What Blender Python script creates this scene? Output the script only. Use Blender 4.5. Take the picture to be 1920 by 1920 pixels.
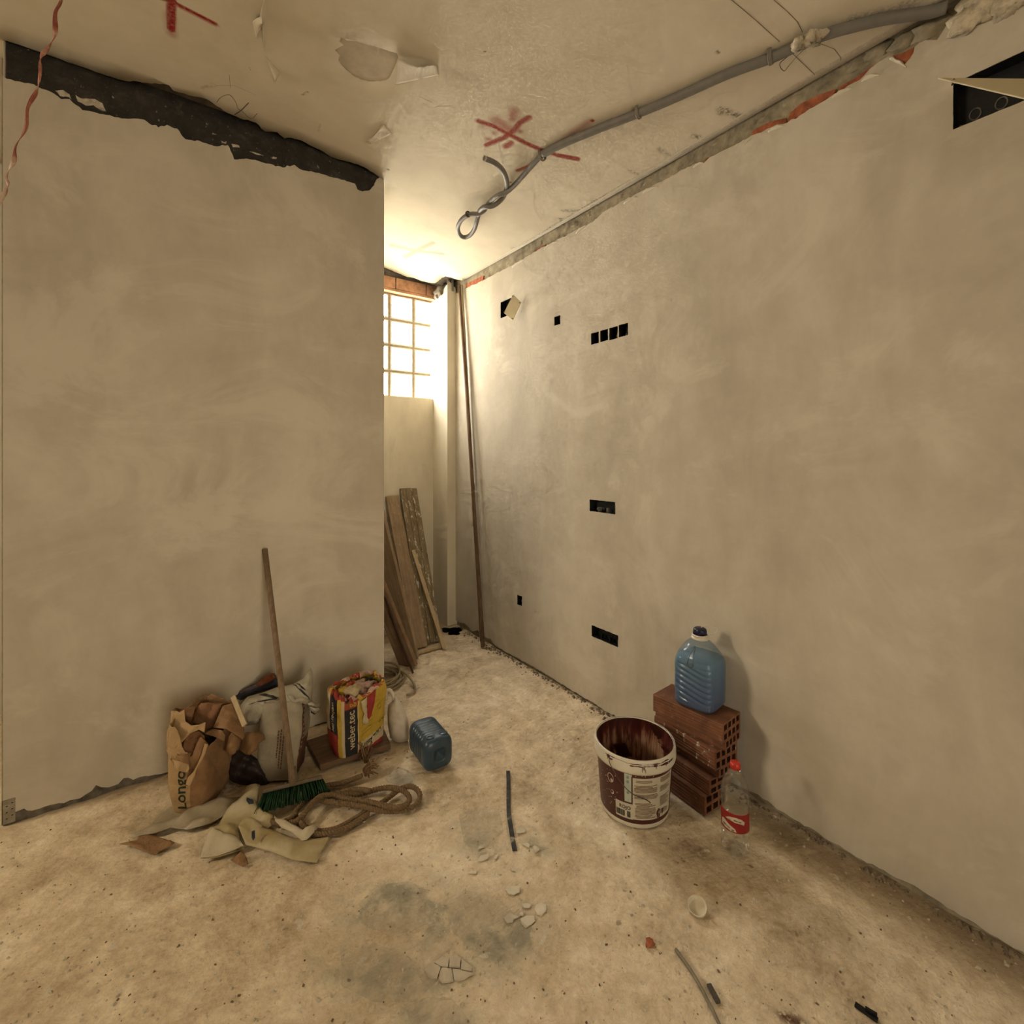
import bpy, bmesh, math, random
import numpy as np
from mathutils import Vector, Matrix, geometry as mgeo

random.seed(7)
RNG = np.random.default_rng(7)
scene = bpy.context.scene
COL = scene.collection
for o in list(bpy.data.objects):
    bpy.data.objects.remove(o)

# ------------------------------------------------------------------ camera
FPX = 905.0            # focal length in pixels of a 1920 px frame
CAM_H = 1.32           # eye height
HOR = 849.0            # row of the horizon
YAW = math.atan2(656.0, 905.0)
cam_data = bpy.data.cameras.new('camera')
cam_data.sensor_width = 36.0
cam_data.lens = FPX / 1920.0 * 36.0
cam_data.shift_y = -(960.0 - HOR) / 1920.0
cam_data.clip_start = 0.02
cam = bpy.data.objects.new('camera', cam_data)
cam.location = (0, 0, CAM_H)
cam.rotation_euler = (math.pi / 2, 0, -YAW)
COL.objects.link(cam)
scene.camera = cam

# ------------------------------------------------------------------ light
scene.view_settings.view_transform = 'Standard'
scene.view_settings.look = 'None'
scene.view_settings.exposure = 0.66
scene.view_settings.gamma = 1.0
scene.view_settings.use_curve_mapping = False
WINDOW_EMIT = 16.5
scene.cycles.use_light_tree = False
scene.cycles.max_bounces = 10
scene.cycles.diffuse_bounces = 3
scene.cycles.adaptive_threshold = 0.08
scene.cycles.adaptive_min_samples = 12
scene.cycles.glossy_bounces = 2
scene.cycles.transmission_bounces = 10
scene.cycles.transparent_max_bounces = 10
scene.cycles.caustics_reflective = False
scene.cycles.caustics_refractive = False
world = bpy.data.worlds.new('daylight')
scene.world = world
world.use_nodes = True
bg = world.node_tree.nodes['Background']
bg.inputs[0].default_value = (1.0, 0.93, 0.80, 1)
bg.inputs[1].default_value = 1.0

def area_light(name, loc, target, sx, sy, power, color, spread=180):
    l = bpy.data.lights.new(name, 'AREA')
    l.shape = 'RECTANGLE'; l.size = sx; l.size_y = sy
    l.energy = power; l.color = color; l.spread = math.radians(spread)
    o = bpy.data.objects.new(name, l)
    o.location = loc
    d = Vector(target) - Vector(loc)
    o.rotation_euler = d.to_track_quat('-Z', 'Z').to_euler()
    COL.objects.link(o)
    return o
# daylight through the inferred high left window, plus an added fill behind the camera
area_light('daylight_balcony', (-3.32, 2.72, 2.33), (1.0, 1.1, 0.0), 1.4, 0.64, 44, (1.0, 0.84, 0.60), 130)
area_light('rear_fill', (0.3, -2.52, 1.25), (0.1, 2.4, 1.3), 1.2, 1.9, 8, (1.0, 0.83, 0.58), 80)  # unseen fill light, added to brighten the left partition

# ------------------------------------------------------------------ projection helpers (picture row/column -> place in the room)
SF, CF = math.sin(YAW), math.cos(YAW)
XR = 1.83              # right wall
YL = 2.446             # partition on the left
YB = 3.50              # back wall
def ray(px, py):
    u = (px - 960.0) / FPX; w = (HOR - py) / FPX
    return Vector((SF + u * CF, CF - u * SF, w))      # per metre of depth
CAMV = Vector((0, 0, CAM_H))
def at_depth(px, py, d): return CAMV + ray(px, py) * d
def on_z(px, py, z=0.0):
    r = ray(px, py); return CAMV + r * ((z - CAM_H) / r.z)
def on_x(px, py, x=XR):
    r = ray(px, py); return CAMV + r * (x / r.x)
def on_y(px, py, y=YL):
    r = ray(px, py); return CAMV + r * (y / r.y)
def ceil_z(x):
    s = min(max((x - 0.3) / 1.53, 0.0), 1.0)
    return 2.785 - 0.175 * s * s
def on_ceil(px, py, off=0.0):
    r = ray(px, py); z = 2.7
    for _ in range(12):
        t = (z - off - CAM_H) / r.z
        z = ceil_z(r.x * t)
    return CAMV + r * ((z - off - CAM_H) / r.z)

# ------------------------------------------------------------------ object helpers
def srgb(r, g, b):
    f = lambda v: (v / 255.0 / 12.92) if v <= 10.31 else ((v / 255.0 + 0.055) / 1.055) ** 2.4
    return (f(r), f(g), f(b), 1.0)

def link(name, mesh, mats=None, parent=None, smooth=False, **props):
    o = bpy.data.objects.new(name, mesh)
    COL.objects.link(o)
    if mats is not None:
        for m in (mats if isinstance(mats, (list, tuple)) else [mats]):
            mesh.materials.append(m)
    if parent is not None:
        o.parent = parent
    if smooth:
        mesh.polygons.foreach_set('use_smooth', [True] * len(mesh.polygons))
    for k, v in props.items():
        o[k] = v
    return o

def mesh_pd(name, verts, faces, mat_ids=None):
    me = bpy.data.meshes.new(name)
    me.from_pydata([tuple(v) for v in verts], [], [tuple(f) for f in faces])
    if mat_ids is not None:
        me.polygons.foreach_set('material_index', list(mat_ids))
    me.update()
    return me

def empty(name, loc, label=None, cat=None, group=None, rotz=0.0, kind=None):
    o = bpy.data.objects.new(name, None)
    o.empty_display_size = 0.05
    o.location = loc
    o.rotation_euler = (0, 0, rotz)
    COL.objects.link(o)
    tag(o, label, cat, group, kind)
    return o

def tag(o, label=None, cat=None, group=None, kind=None):
    if label: o['label'] = label
    if cat: o['category'] = cat
    if group: o['group'] = group
    if kind: o['kind'] = kind
    return o

class MB:
    """collects simple shapes into one mesh"""
    def __init__(s): s.v = []; s.f = []; s.m = []
    def add(s, verts, faces, mi=0):
        n = len(s.v)
        s.v += [tuple(v) for v in verts]
        s.f += [tuple(i + n for i in f) for f in faces]
        s.m += [mi] * len(faces)
    def box(s, lo, hi, mi=0, M=None):
        x0, y0, z0 = lo; x1, y1, z1 = hi
        vs = [Vector(p) for p in ((x0,y0,z0),(x1,y0,z0),(x1,y1,z0),(x0,y1,z0),(x0,y0,z1),(x1,y0,z1),(x1,y1,z1),(x0,y1,z1))]
        if M is not None: vs = [M @ v for v in vs]
        s.add(vs, [(0,3,2,1),(4,5,6,7),(0,1,5,4),(1,2,6,5),(2,3,7,6),(3,0,4,7)], mi)
    def tube(s, pts, r, seg=8, closed=False, mi=0, cap=True):
        v, f = sweep(pts, r, seg, closed, cap); s.add(v, f, mi)
    def grid(s, fn, nu, nv, mi=0, wrap=False):
        v, f = grid_surf(fn, nu, nv, wrap); s.add(v, f, mi)
    def build(s, name, mats, parent=None, smooth=False, **props):
        return link(name, mesh_pd(name, s.v, s.f, s.m), mats, parent, smooth, **props)

def spline(pts, n):
    """Catmull-Rom through points, n samples per span"""
    P = [Vector(p) for p in pts]
    P = [P[0] * 2 - P[1]] + P + [P[-1] * 2 - P[-2]]
    out = []
    for i in range(1, len(P) - 2):
        a, b, c, d = P[i-1], P[i], P[i+1], P[i+2]
        for k in range(n):
            t = k / n
            out.append(0.5 * ((2*b) + (c-a)*t + (2*a-5*b+4*c-d)*t*t + (3*b-a-3*c+d)*t*t*t))
    out.append(P[-2].copy())
    return out

def resample(pts, step):
    out = [pts[0].copy()]; acc = 0.0
    for a, b in zip(pts[:-1], pts[1:]):
        L = (b - a).length
        if L < 1e-9: continue
        pos = step - acc
        while pos <= L:
            out.append(a.lerp(b, pos / L)); pos += step
        acc = L - (pos - step)
    return out

def frames(pts, closed=False):
    n = len(pts); T = []
    for i in range(n):
        a = pts[(i-1) % n] if closed or i > 0 else pts[i]
        b = pts[(i+1) % n] if closed or i < n-1 else pts[i]
        t = (b - a); T.append(t.normalized() if t.length > 1e-9 else Vector((0,0,1)))
    up = Vector((0,0,1)) if abs(T[0].z) < 0.9 else Vector((1,0,0))
    N = (up - T[0]*up.dot(T[0])).normalized()
    out = []
    for t in T:
        N = (N - t*N.dot(t))
        if N.length < 1e-6: N = t.orthogonal()
        N.normalize(); out.append((t, N.copy(), t.cross(N)))
    return out

def sweep(pts, r, seg=8, closed=False, cap=True):
    pts = [Vector(p) for p in pts]
    fr = frames(pts, closed); v = []; f = []; n = len(pts)
    for i, (p, (t, N, B)) in enumerate(zip(pts, fr)):
        rr = r(i / max(n-1, 1)) if callable(r) else r
        for k in range(seg):
            a = 2*math.pi*k/seg
            v.append(p + N*(math.cos(a)*rr) + B*(math.sin(a)*rr))
    m = n if closed else n-1
    for i in range(m):
        j = (i+1) % n
        for k in range(seg):
            q = (k+1) % seg
            f.append((i*seg+k, i*seg+q, j*seg+q, j*seg+k))
    if cap and not closed:
        f.append(tuple(range(seg))[::-1]); f.append(tuple((n-1)*seg+k for k in range(seg)))
    return v, f

def grid_surf(fn, nu, nv, wrap=False):
    v = []; f = []
    mu = nu if wrap else nu + 1
    for j in range(nv+1):
        for i in range(mu):
            v.append(Vector(fn(i/nu, j/nv)))
    for j in range(nv):
        for i in range(nu):
            a = j*mu+i; b = j*mu+(i+1) % mu
            f.append((a, b, b+mu, a+mu))
    return v, f

def lathe(profile, seg=32):
    v = []; f = []; n = len(profile)
    for r, z in profile:
        for k in range(seg):
            a = 2*math.pi*k/seg
            v.append((r*math.cos(a), r*math.sin(a), z))
    for i in range(n-1):
        for k in range(seg):
            q = (k+1) % seg
            f.append((i*seg+k, i*seg+q, (i+1)*seg+q, (i+1)*seg+k))
    return v, f

def thicken(o, t, offset=0.0):
    m = o.modifiers.new('thickness', 'SOLIDIFY'); m.thickness = t; m.offset = offset
    return o
def bevel(o, w, seg=2):
    m = o.modifiers.new('bevel', 'BEVEL'); m.width = w; m.segments = seg; m.limit_method = 'ANGLE'; m.angle_limit = 0.6
    return o
def subsurf(o, n=1):
    m = o.modifiers.new('subdivision', 'SUBSURF'); m.levels = n; m.render_levels = n
    return o

# 1-D and 2-D value noise in numpy / python
_T1 = RNG.random(4096)
def n1(x, seed=0):
    i = math.floor(x); t = x - i; t = t*t*(3-2*t)
    return (_T1[(i*7+seed*131) % 4096]*(1-t) + _T1[((i+1)*7+seed*131) % 4096]*t)*2-1
def fn1(x, seed=0, oct=4):
    s = 0; a = 1.0
    for k in range(oct):
        s += a*n1(x*2**k, seed+k*17); a *= 0.55
    return s
_T2 = RNG.random((256, 256))
def n2(x, y, seed=0):
    x = np.asarray(x, float) + seed*37.3; y = np.asarray(y, float) + seed*11.7
    i = np.floor(x).astype(int); j = np.floor(y).astype(int)
    fx = x-i; fy = y-j; fx = fx*fx*(3-2*fx); fy = fy*fy*(3-2*fy)
    g = lambda a, b: _T2[a % 256, b % 256]
    return (g(i,j)*(1-fx)*(1-fy)+g(i+1,j)*fx*(1-fy)+g(i,j+1)*(1-fx)*fy+g(i+1,j+1)*fx*fy)*2-1
def fn2(x, y, seed=0, oct=4, gain=0.5):
    s = 0; a = 1.0
    for k in range(oct):
        s = s + a*n2(np.asarray(x)*2**k, np.asarray(y)*2**k, seed+k*5); a *= gain
    return s

def in_poly(pts, poly):
    x = pts[:, 0]; y = pts[:, 1]; inside = np.zeros(len(pts), bool)
    n = len(poly)
    for i in range(n):
        x0, y0 = poly[i]; x1, y1 = poly[(i+1) % n]
        c = ((y0 > y) != (y1 > y))
        with np.errstate(divide='ignore', invalid='ignore'):
            xi = (x1-x0)*(y-y0)/(y1-y0+1e-15)+x0
        inside ^= c & (x < xi)
    return inside

def cdt_layer(outer, holes, step, jitter=0.0, extra=None):
    """triangulate a 2-D region with holes; returns verts2d, tris, boundary edges"""
    loops = [outer] + list(holes)
    V = []; E = []
    for lp in loops:
        n0 = len(V); V += [Vector((p[0], p[1])) for p in lp]
        E += [(n0+i, n0+(i+1) % len(lp)) for i in range(len(lp))]
    arr = np.array([(p[0], p[1]) for p in outer])
    lo = arr.min(0); hi = arr.max(0)
    gx, gy = np.meshgrid(np.arange(lo[0]+step/2, hi[0], step), np.arange(lo[1]+step/2, hi[1], step))
    G = np.stack([gx.ravel(), gy.ravel()], 1)
    if jitter: G = G + (RNG.random(G.shape)-.5)*jitter*step
    if extra is not None: G = np.concatenate([G, extra])
    ok = in_poly(G, outer)
    for h in holes: ok &= ~in_poly(G, h)
    # keep clear of boundaries
    for lp in loops:
        A = np.array(lp, float); B = np.roll(A, -1, 0)
        for a, b in zip(A, B):
            m = ok
            if np.linalg.norm(b-a) > step*4:
                ab = b-a; t = np.clip(((G-a)@ab)/(ab@ab), 0, 1)
                ok &= np.linalg.norm(G-(a+t[:, None]*ab), axis=1) > step*0.25
            else:
                ok &= np.linalg.norm(G-a, axis=1) > step*0.3
    V += [Vector((p[0], p[1])) for p in G[ok]]
    ov, oe, of, *_ = mgeo.delaunay_2d_cdt(V, E, [], 0, 1e-6)
    P = np.array([(p.x, p.y) for p in ov])
    F = [tuple(t) for t in of if len(t) == 3]
    C = np.array([P[list(t)].mean(0) for t in F])
    keep = in_poly(C, outer)
    for h in holes: keep &= ~in_poly(C, h)
    F = [t for t, k in zip(F, keep) if k]
    cnt = {}
    for t in F:
        for a, b in ((t[0],t[1]),(t[1],t[2]),(t[2],t[0])):
            k = (min(a,b), max(a,b)); cnt[k] = cnt.get(k, []) + [(a, b)]
    BE = [v[0] for v in cnt.values() if len(v) == 1]
    return P, F, BE

def layer_object(name, outer, holes, to3d, back, step, mats, parent=None, flip=False, smooth=False, rim_mat=0, extra=None, **props):
    """a plaster coat: front sheet with ragged outline, and a rim going back by vector `back`"""
    P, F, BE = cdt_layer(outer, holes, step, extra=extra)
    V = [Vector(to3d(*p)) for p in P]
    fs = [(t[::-1] if flip else t) for t in F]; mi = [0]*len(fs)
    n = len(V); idx = {}
    for a, b in BE:
        for k in (a, b):
            if k not in idx:
                idx[k] = n; V.append(V[k] + Vector(back)); n += 1
        q = (b, a, idx[a], idx[b])
        fs.append(q[::-1] if flip else q); mi.append(rim_mat)
    return link(name, mesh_pd(name, V, fs, mi), mats, parent, smooth, **props)

# ------------------------------------------------------------------ materials
def new_mat(name):
    m = bpy.data.materials.new(name); m.use_nodes = True
    nt = m.node_tree; b = nt.nodes['Principled BSDF']
    return m, nt, b
def L(nt, a, b): nt.links.new(a, b)
def node(nt, typ, **kw):
    n = nt.nodes.new(typ)
    for k, v in kw.items(): setattr(n, k, v)
    return n
def noise(nt, vec, scale, detail=5, rough=0.55, dist=0.0):
    n = node(nt, 'ShaderNodeTexNoise'); n.inputs['Scale'].default_value = scale
    n.inputs['Detail'].default_value = detail; n.inputs['Roughness'].default_value = rough
    n.inputs['Distortion'].default_value = dist
    if vec is not None: L(nt, vec, n.inputs['Vector'])
    return n.outputs['Fac']
def ramp(nt, fac, stops):
    r = node(nt, 'ShaderNodeValToRGB')
    el = r.color_ramp.elements
    while len(el) < len(stops): el.new(0.5)
    for e, (p, c) in zip(el, stops):
        e.position = p; e.color = c if not isinstance(c, (int, float)) else (c, c, c, 1)
    L(nt, fac, r.inputs[0]); return r.outputs[0]
def mixc(nt, fac, a, b, mode='MIX'):
    m = node(nt, 'ShaderNodeMix', data_type='RGBA', blend_type=mode)
    for s, v in ((m.inputs[0], fac), (m.inputs[6], a), (m.inputs[7], b)):
        if isinstance(v, (int, float, tuple)): s.default_value = v
        else: L(nt, v, s)
    return m.outputs[2]
def math_n(nt, op, a, b=0.0, c=None, clamp=False):
    m = node(nt, 'ShaderNodeMath', operation=op, use_clamp=clamp)
    for s, v in zip(m.inputs, (a, b, c)):
        if v is None: continue
        if isinstance(v, (int, float)): s.default_value = v
        else: L(nt, v, s)
    return m.outputs[0]
def position(nt): return node(nt, 'ShaderNodeNewGeometry').outputs['Position']
def objco(nt): return node(nt, 'ShaderNodeTexCoord').outputs['Object']
def scaled(nt, vec, s):
    m = node(nt, 'ShaderNodeMapping'); m.inputs['Scale'].default_value = s
    L(nt, vec, m.inputs['Vector']); return m.outputs[0]
def bump(nt, b, height, strength=0.3, dist=0.01):
    n = node(nt, 'ShaderNodeBump'); n.inputs['Strength'].default_value = strength
    n.inputs['Distance'].default_value = dist
    L(nt, height, n.inputs['Height']); L(nt, n.outputs[0], b.inputs['Normal'])
def stroke_mask(X, Y, segs):
    """1 on each stroke (points, half width w), fading over +-soft; numpy"""
    out = np.zeros_like(X)
    for a, b, w, soft, k in segs:
        bx, by = b[0]-a[0], b[1]-a[1]; q = max(bx*bx+by*by, 1e-12)
        t = np.clip(((X-a[0])*bx+(Y-a[1])*by)/q, 0, 1)
        d = np.hypot(X-a[0]-t*bx, Y-a[1]-t*by)
        m = np.clip((w+soft-d)/(w+soft-max(w-soft, 0)), 0, 1)
        out = np.maximum(out, m*m*(3-2*m)*k)
    return out
def stroke_points(segs, step):
    P = []
    for a, b, w, soft, k in segs:
        R = w+soft+step; a = np.array(a[:2]); b = np.array(b[:2]); Ln = np.linalg.norm(b-a)
        t = (b-a)/Ln if Ln > 1e-6 else np.array([1., 0.]); n = np.array([-t[1], t[0]])
        for i in np.arange(-R, Ln+R+1e-9, step):
            for j in np.arange(-R, R+1e-9, step):
                P.append(a+t*i+n*j)
    P = np.array(P); keys = np.round(P/(step*.8)).astype(int)
    _, idx = np.unique(keys, axis=0, return_index=True)
    return P[idx]
def set_attr(me, name, cols):
    at = me.color_attributes.new(name, 'FLOAT_COLOR', 'POINT')
    at.data.foreach_set('color', np.ascontiguousarray(cols, dtype=np.float32).ravel())
def attr(nt, name):
    n = node(nt, 'ShaderNodeAttribute', attribute_name=name)
    s = node(nt, 'ShaderNodeSeparateColor'); L(nt, n.outputs['Color'], s.inputs[0])
    return s.outputs
def thin_clear(name, tint, haze_col, haze=.06, rough=.07, gl=.9):
    """thin-walled clear plastic: see-through, shiny at grazing angles, a little milky"""
    m = bpy.data.materials.new(name); m.use_nodes = True; nt = m.node_tree
    out = nt.nodes['Material Output']; nt.nodes.remove(nt.nodes['Principled BSDF'])
    tr = node(nt, 'ShaderNodeBsdfTransparent'); tr.inputs[0].default_value = tint
    df = node(nt, 'ShaderNodeBsdfDiffuse'); df.inputs[0].default_value = haze_col
    gl_ = node(nt, 'ShaderNodeBsdfGlossy'); gl_.inputs['Roughness'].default_value = rough; gl_.inputs['Color'].default_value = (gl, gl, gl, 1)
    m1 = node(nt, 'ShaderNodeMixShader'); m1.inputs[0].default_value = haze; L(nt, tr.outputs[0], m1.inputs[1]); L(nt, df.outputs[0], m1.inputs[2])
    fr = node(nt, 'ShaderNodeFresnel'); fr.inputs['IOR'].default_value = 1.42
    m2 = node(nt, 'ShaderNodeMixShader'); L(nt, math_n(nt, 'MULTIPLY', fr.outputs[0], .4), m2.inputs[0]); L(nt, m1.outputs[0], m2.inputs[1]); L(nt, gl_.outputs[0], m2.inputs[2])
    L(nt, m2.outputs[0], out.inputs['Surface'])
    return m

def simple(name, col, rough=0.6, var=0.15, scale=30.0, bump_s=0.0, metallic=0.0, stretch=None, spec=0.3):
    m, nt, b = new_mat(name)
    co = objco(nt)
    if stretch: co = scaled(nt, co, stretch)
    n = noise(nt, co, scale, 5, 0.6)
    dark = tuple(c*(1-var) for c in col[:3])+(1,); lite = tuple(min(1, c*(1+var)) for c in col[:3])+(1,)
    L(nt, ramp(nt, n, [(0.3, dark), (0.7, lite)]), b.inputs['Base Color'])
    b.inputs['Roughness'].default_value = rough
    b.inputs['Metallic'].default_value = metallic
    b.inputs['Specular IOR Level'].default_value = spec
    if bump_s: bump(nt, b, n, bump_s, 0.004)
    return m

def plaster_mat(name, c_lo, c_mid, c_hi, streak=(9, 9, 1.2), extra=None, relief=.007):
    m, nt, b = new_mat(name)
    pos = position(nt)
    st = noise(nt, scaled(nt, pos, streak), 1.0, 5, 0.65, 0.4)
    fine = noise(nt, pos, 6, 5, 0.65)
    f = math_n(nt, 'ADD', math_n(nt, 'MULTIPLY', st, 0.65), math_n(nt, 'MULTIPLY', fine, 0.35))
    col = ramp(nt, f, [(0.36, c_lo), (0.5, c_mid), (0.62, c_hi)])
    if extra: col = extra(nt, pos, col)
    L(nt, col, b.inputs['Base Color'])
    b.inputs['Roughness'].default_value = 0.9
    b.inputs['Specular IOR Level'].default_value = 0.12
    bump(nt, b, fine, 0.25, relief)
    return m

# ================================================================== THE ROOM
def c3(r, g, b): return (r, g, b, 1.0)

def wall_extra(nt, pos, col):
    # smeared filler patches and faint trowel scratches, with shapes of their own
    blot = noise(nt, scaled(nt, pos, (1.0, 1.2, 1.6)), 1.5, 5, 0.68, .8)
    col = mixc(nt, ramp(nt, blot, [(0.52, 0.0), (0.62, 0.6)]), col, c3(.66, .60, .485))
    return mixc(nt, ramp(nt, blot, [(0.30, 0.4), (0.46, 0.0)]), col, c3(.42, .365, .28))
M_WALL = plaster_mat('wall_plaster', c3(.48, .425, .335), c3(.55, .49, .39), c3(.61, .55, .445), streak=(3.2, 3.2, 1.1), extra=wall_extra)
M_BACK = plaster_mat('painted_wall_cream', c3(.60, .53, .40), c3(.66, .59, .45), c3(.70, .63, .49), streak=(4, 4, 1))

# --- ceiling paint: red sprayed crosses, joint lines and grime at the wall
def cp(px, py): return on_ceil(px, py)
RED = [  # strokes: (ax, ay, bx, by, half width m, softness m, strength)
    (322, -60, 321, 55, .013, .004, 1), (262, -20, 320, 2, .010, .003, 1), (320, 2, 404, 45, .009, .003, 1), (319, 30, 322, 64, .012, .016, .55),
    (897, 227, 925, 236, .012, .006, .95), (925, 236, 955, 252, .012, .006, .95), (955, 252, 985, 268, .012, .005, .95), (985, 268, 1010, 279, .012, .005, .95),
    (1010, 279, 1045, 291, .011, .005, .95), (1045, 291, 1083, 298, .013, .004, .95),
    (992, 220, 975, 230, .013, .006, .9), (975, 230, 963, 245, .013, .006, .9), (963, 245, 945, 258, .013, .006, .9), (945, 258, 912, 272, .013, .006, .9),
    (958, 268, 948, 275, .015, .006, .85), (975, 246, 975, 246, .012, .012, .7), (928, 250, 928, 250, .012, .012, .6), (913, 260, 920, 262, .010, .010, .6),
    (905, 238, 905, 238, .006, .016, .5), (965, 208, 960, 222, .010, .030, .6), (930, 226, 955, 242, .012, .035, .65),
    (1060, 262, 1030, 280, .011, .010, 1), (1105, 228, 1060, 262, .008, .022, .5), (1110, 226, 1110, 226, .009, .002, 1),
    (970, 320, 990, 312, .009, .004, .9), (990, 312, 1010, 296, .008, .004, .9), (957, 342, 957, 342, .006, .003, .9),
    (735, 460, 780, 470, .020, .012, .42), (780, 470, 830, 476, .018, .012, .42), (760, 482, 780, 470, .018, .012, .40), (780, 470, 812, 455, .018, .012, .40),
    (909, 97, 909, 97, .005, .002, 1),
]
CRACK = [  # thin cracks and the filled joint in the slab
    (1440, -10, 1475, 20, .0022, .001, .85), (1475, 20, 1495, 40, .0022, .001, .85), (1495, 40, 1505, 60, .0022, .001, .85),
    (1540, 82, 1565, 92, .0018, .001, .8), (1565, 92, 1577, 108, .0018, .001, .8), (1577, 108, 1574, 128, .0018, .001, .8),
    (1368, -4, 1420, 40, .0022, .002, .65), (1420, 40, 1462, 78, .0022, .002, .65), (1486, 100, 1528, 140, .0022, .002, .65),
    (785, 180, 810, 192, .0012, .001, .6), (815, 200, 846, 198, .0012, .001, .6), (430, 140, 432, 165, .0012, .001, .6),
    (467, 125, 470, 132, .0010, .001, .6), (405, 160, 440, 160, .0012, .001, .5), (440, 160, 480, 178, .0012, .001, .5),
]
GRIME = [  # scraped and mouldy patches beside the right wall
    (1350, 205, 1395, 222, .010, .012, .9), (1352, 210, 1362, 208, .014, .010, .8), (1300, 255, 1312, 257, .008, .006, .9),
    (1235, 280, 1262, 298, .012, .010, .5), (1110, 375, 1140, 378, .010, .008, .8), (1055, 395, 1092, 396, .009, .010, .8), (1048, 410, 1070, 412, .009, .006, .8),
    (1180, 320, 1215, 335, .008, .012, .5), (1035, 425, 1060, 428, .005, .008, .7), (930, 490, 960, 480, .010, .012, .5), (960, 465, 985, 460, .008, .010, .5),
    (1600, 42, 1700, 22, .020, .022, .6), (1690, 10, 1730, -6, .012, .012, .5), (380, 165, 400, 160, .006, .008, .5),
    (902, 505, 925, 500, .008, .010, .6), (1030, 430, 1010, 440, .006, .008, .6), (1345, 97, 1347, 99, .005, .003, .8), (567, 178, 578, 172, .004, .003, .9), (726, 317, 729, 318, .006, .003, .9),
    (596, 245, 600, 232, .002, .003, .6), (790, 258, 796, 262, .003, .003, .6),
]
def mk(segs): return [(cp(a, b), cp(c, d), w, s, k) for a, b, c, d, w, s, k in segs]
def ceil_extra(nt, pos, col):
    at = attr(nt, 'marks')
    n = noise(nt, pos, 90, 3, 0.7)
    col = mixc(nt, math_n(nt, 'MULTIPLY', at[1], ramp(nt, n, [(0.38, 0.0), (0.58, 1.0)])), col, c3(.12, .095, .05))
    col = mixc(nt, math_n(nt, 'MULTIPLY', at[0], ramp(nt, n, [(0.25, 0.75), (0.55, 1.0)])), col, c3(.30, .022, .018))
    return col
M_CEIL = plaster_mat('ceiling_plaster', c3(.63, .555, .43), c3(.70, .625, .49), c3(.74, .665, .53), streak=(2.2, 2.2, 2.2), extra=ceil_extra, relief=.003)
M_RIM = simple('broken_plaster_edge', c3(.52, .46, .36), .9, .35, 60, .5)
M_DARK = None
def dark_mat():
    m, nt, b = new_mat('bituminous_black_coating')
    pos = position(nt)
    n = noise(nt, pos, 14, 6, 0.7, 0.5); s = noise(nt, pos, 55, 4, 0.7)
    col = ramp(nt, n, [(0.3, c3(.014, .012, .009)), (0.55, c3(.036, .030, .024)), (0.75, c3(.10, .085, .064))])
    col = mixc(nt, ramp(nt, s, [(0.64, 0.0), (0.70, 0.7)]), col, c3(.45, .40, .32))
    L(nt, col, b.inputs['Base Color']); b.inputs['Roughness'].default_value = 0.75
    bump(nt, b, math_n(nt, 'ADD', n, math_n(nt, 'MULTIPLY', s, .4)), 0.9, 0.02)
    return m
M_DARK = dark_mat()
M_CONC = simple('raw_cement_render', c3(.30, .255, .175), .95, .45, 22, .8)
M_SLAB = simple('exposed_slab', c3(.15, .125, .095), .95, .4, 18, .8)
M_BRICK = simple('broken_clay_brick', c3(.36, .115, .055), .95, .4, 40, .8)
M_BRICK_PALE = simple('dusty_clay_lintel', c3(.44, .24, .14), .95, .3, 25, .6)
M_BLACK = simple('black_socket_plastic', c3(.010, .010, .011), .5, .4, 60, .2)
M_GREYPL = simple('plaster_splash_on_black', c3(.16, .15, .13), .9, .6, 50, .4)

# --- ceiling: finished coat with ragged edges, raw slab above
def rag(pts, amp, n, seed):
    out = []
    for i, (a, b) in enumerate(zip(pts[:-1], pts[1:])):
        a = Vector(a); b = Vector(b); k = max(1, int((b-a).length / n))
        t = (b-a); nn = Vector((-t.y, t.x)).normalized() if t.length > 0 else Vector((0, 0))
        for j in range(k):
            p = a.lerp(b, j/k)
            if j: p = p + nn*amp*fn1((i*13.7+j)*0.9, seed, 2)
            out.append((p.x, p.y))
    out.append(tuple(pts[-1])); return out
XP0, XP1 = on_y(8, 1500).x - .004, on_y(719.5, 900).x      # partition ends
edge_px = [(712,333),(705,328),(690,318),(670,308),(650,303),(620,298),(600,281),(580,272),(560,262),(540,258),(532,264),(520,248),(497,247),(480,230),(450,222),(420,208),(385,185),(365,181),(325,170),(317,160),(300,158),(235,152),(190,146),(150,137),(119,123),(105,108),(80,104),(40,86),(0,73)]
epts = []
for p in edge_px:
    q = on_ceil(*p); epts.append((q.x, min(q.y, YL - 0.004)))
epts = [p for p in epts if XP0 < p[0] < XP1]
back_px = [(716,509),(728,511),(742,516),(760,522),(775,521),(790,527),(805,530),(815,531),(822,527),(828,521),(835,518),(845,520),(856,524),(866,526)]
bpts = []
for p in back_px:
    q = on_ceil(*p); bpts.append((min(q.x, XR - .001), min(q.y, YB - .02)))
outer = [(-3.22, -2.4), (XR, -2.4), (XR, bpts[-1][1])] + rag(bpts[::-1], .004, .02, 3) + [(0.935, bpts[0][1]), (0.935, YL + .1), (XP1, YL + .1), (XP1, YL)] + rag(epts, .004, .015, 5) + [(XP0, YL), (XP0, YL + .1), (XP0, YB), (-3.22, YB)]
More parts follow.
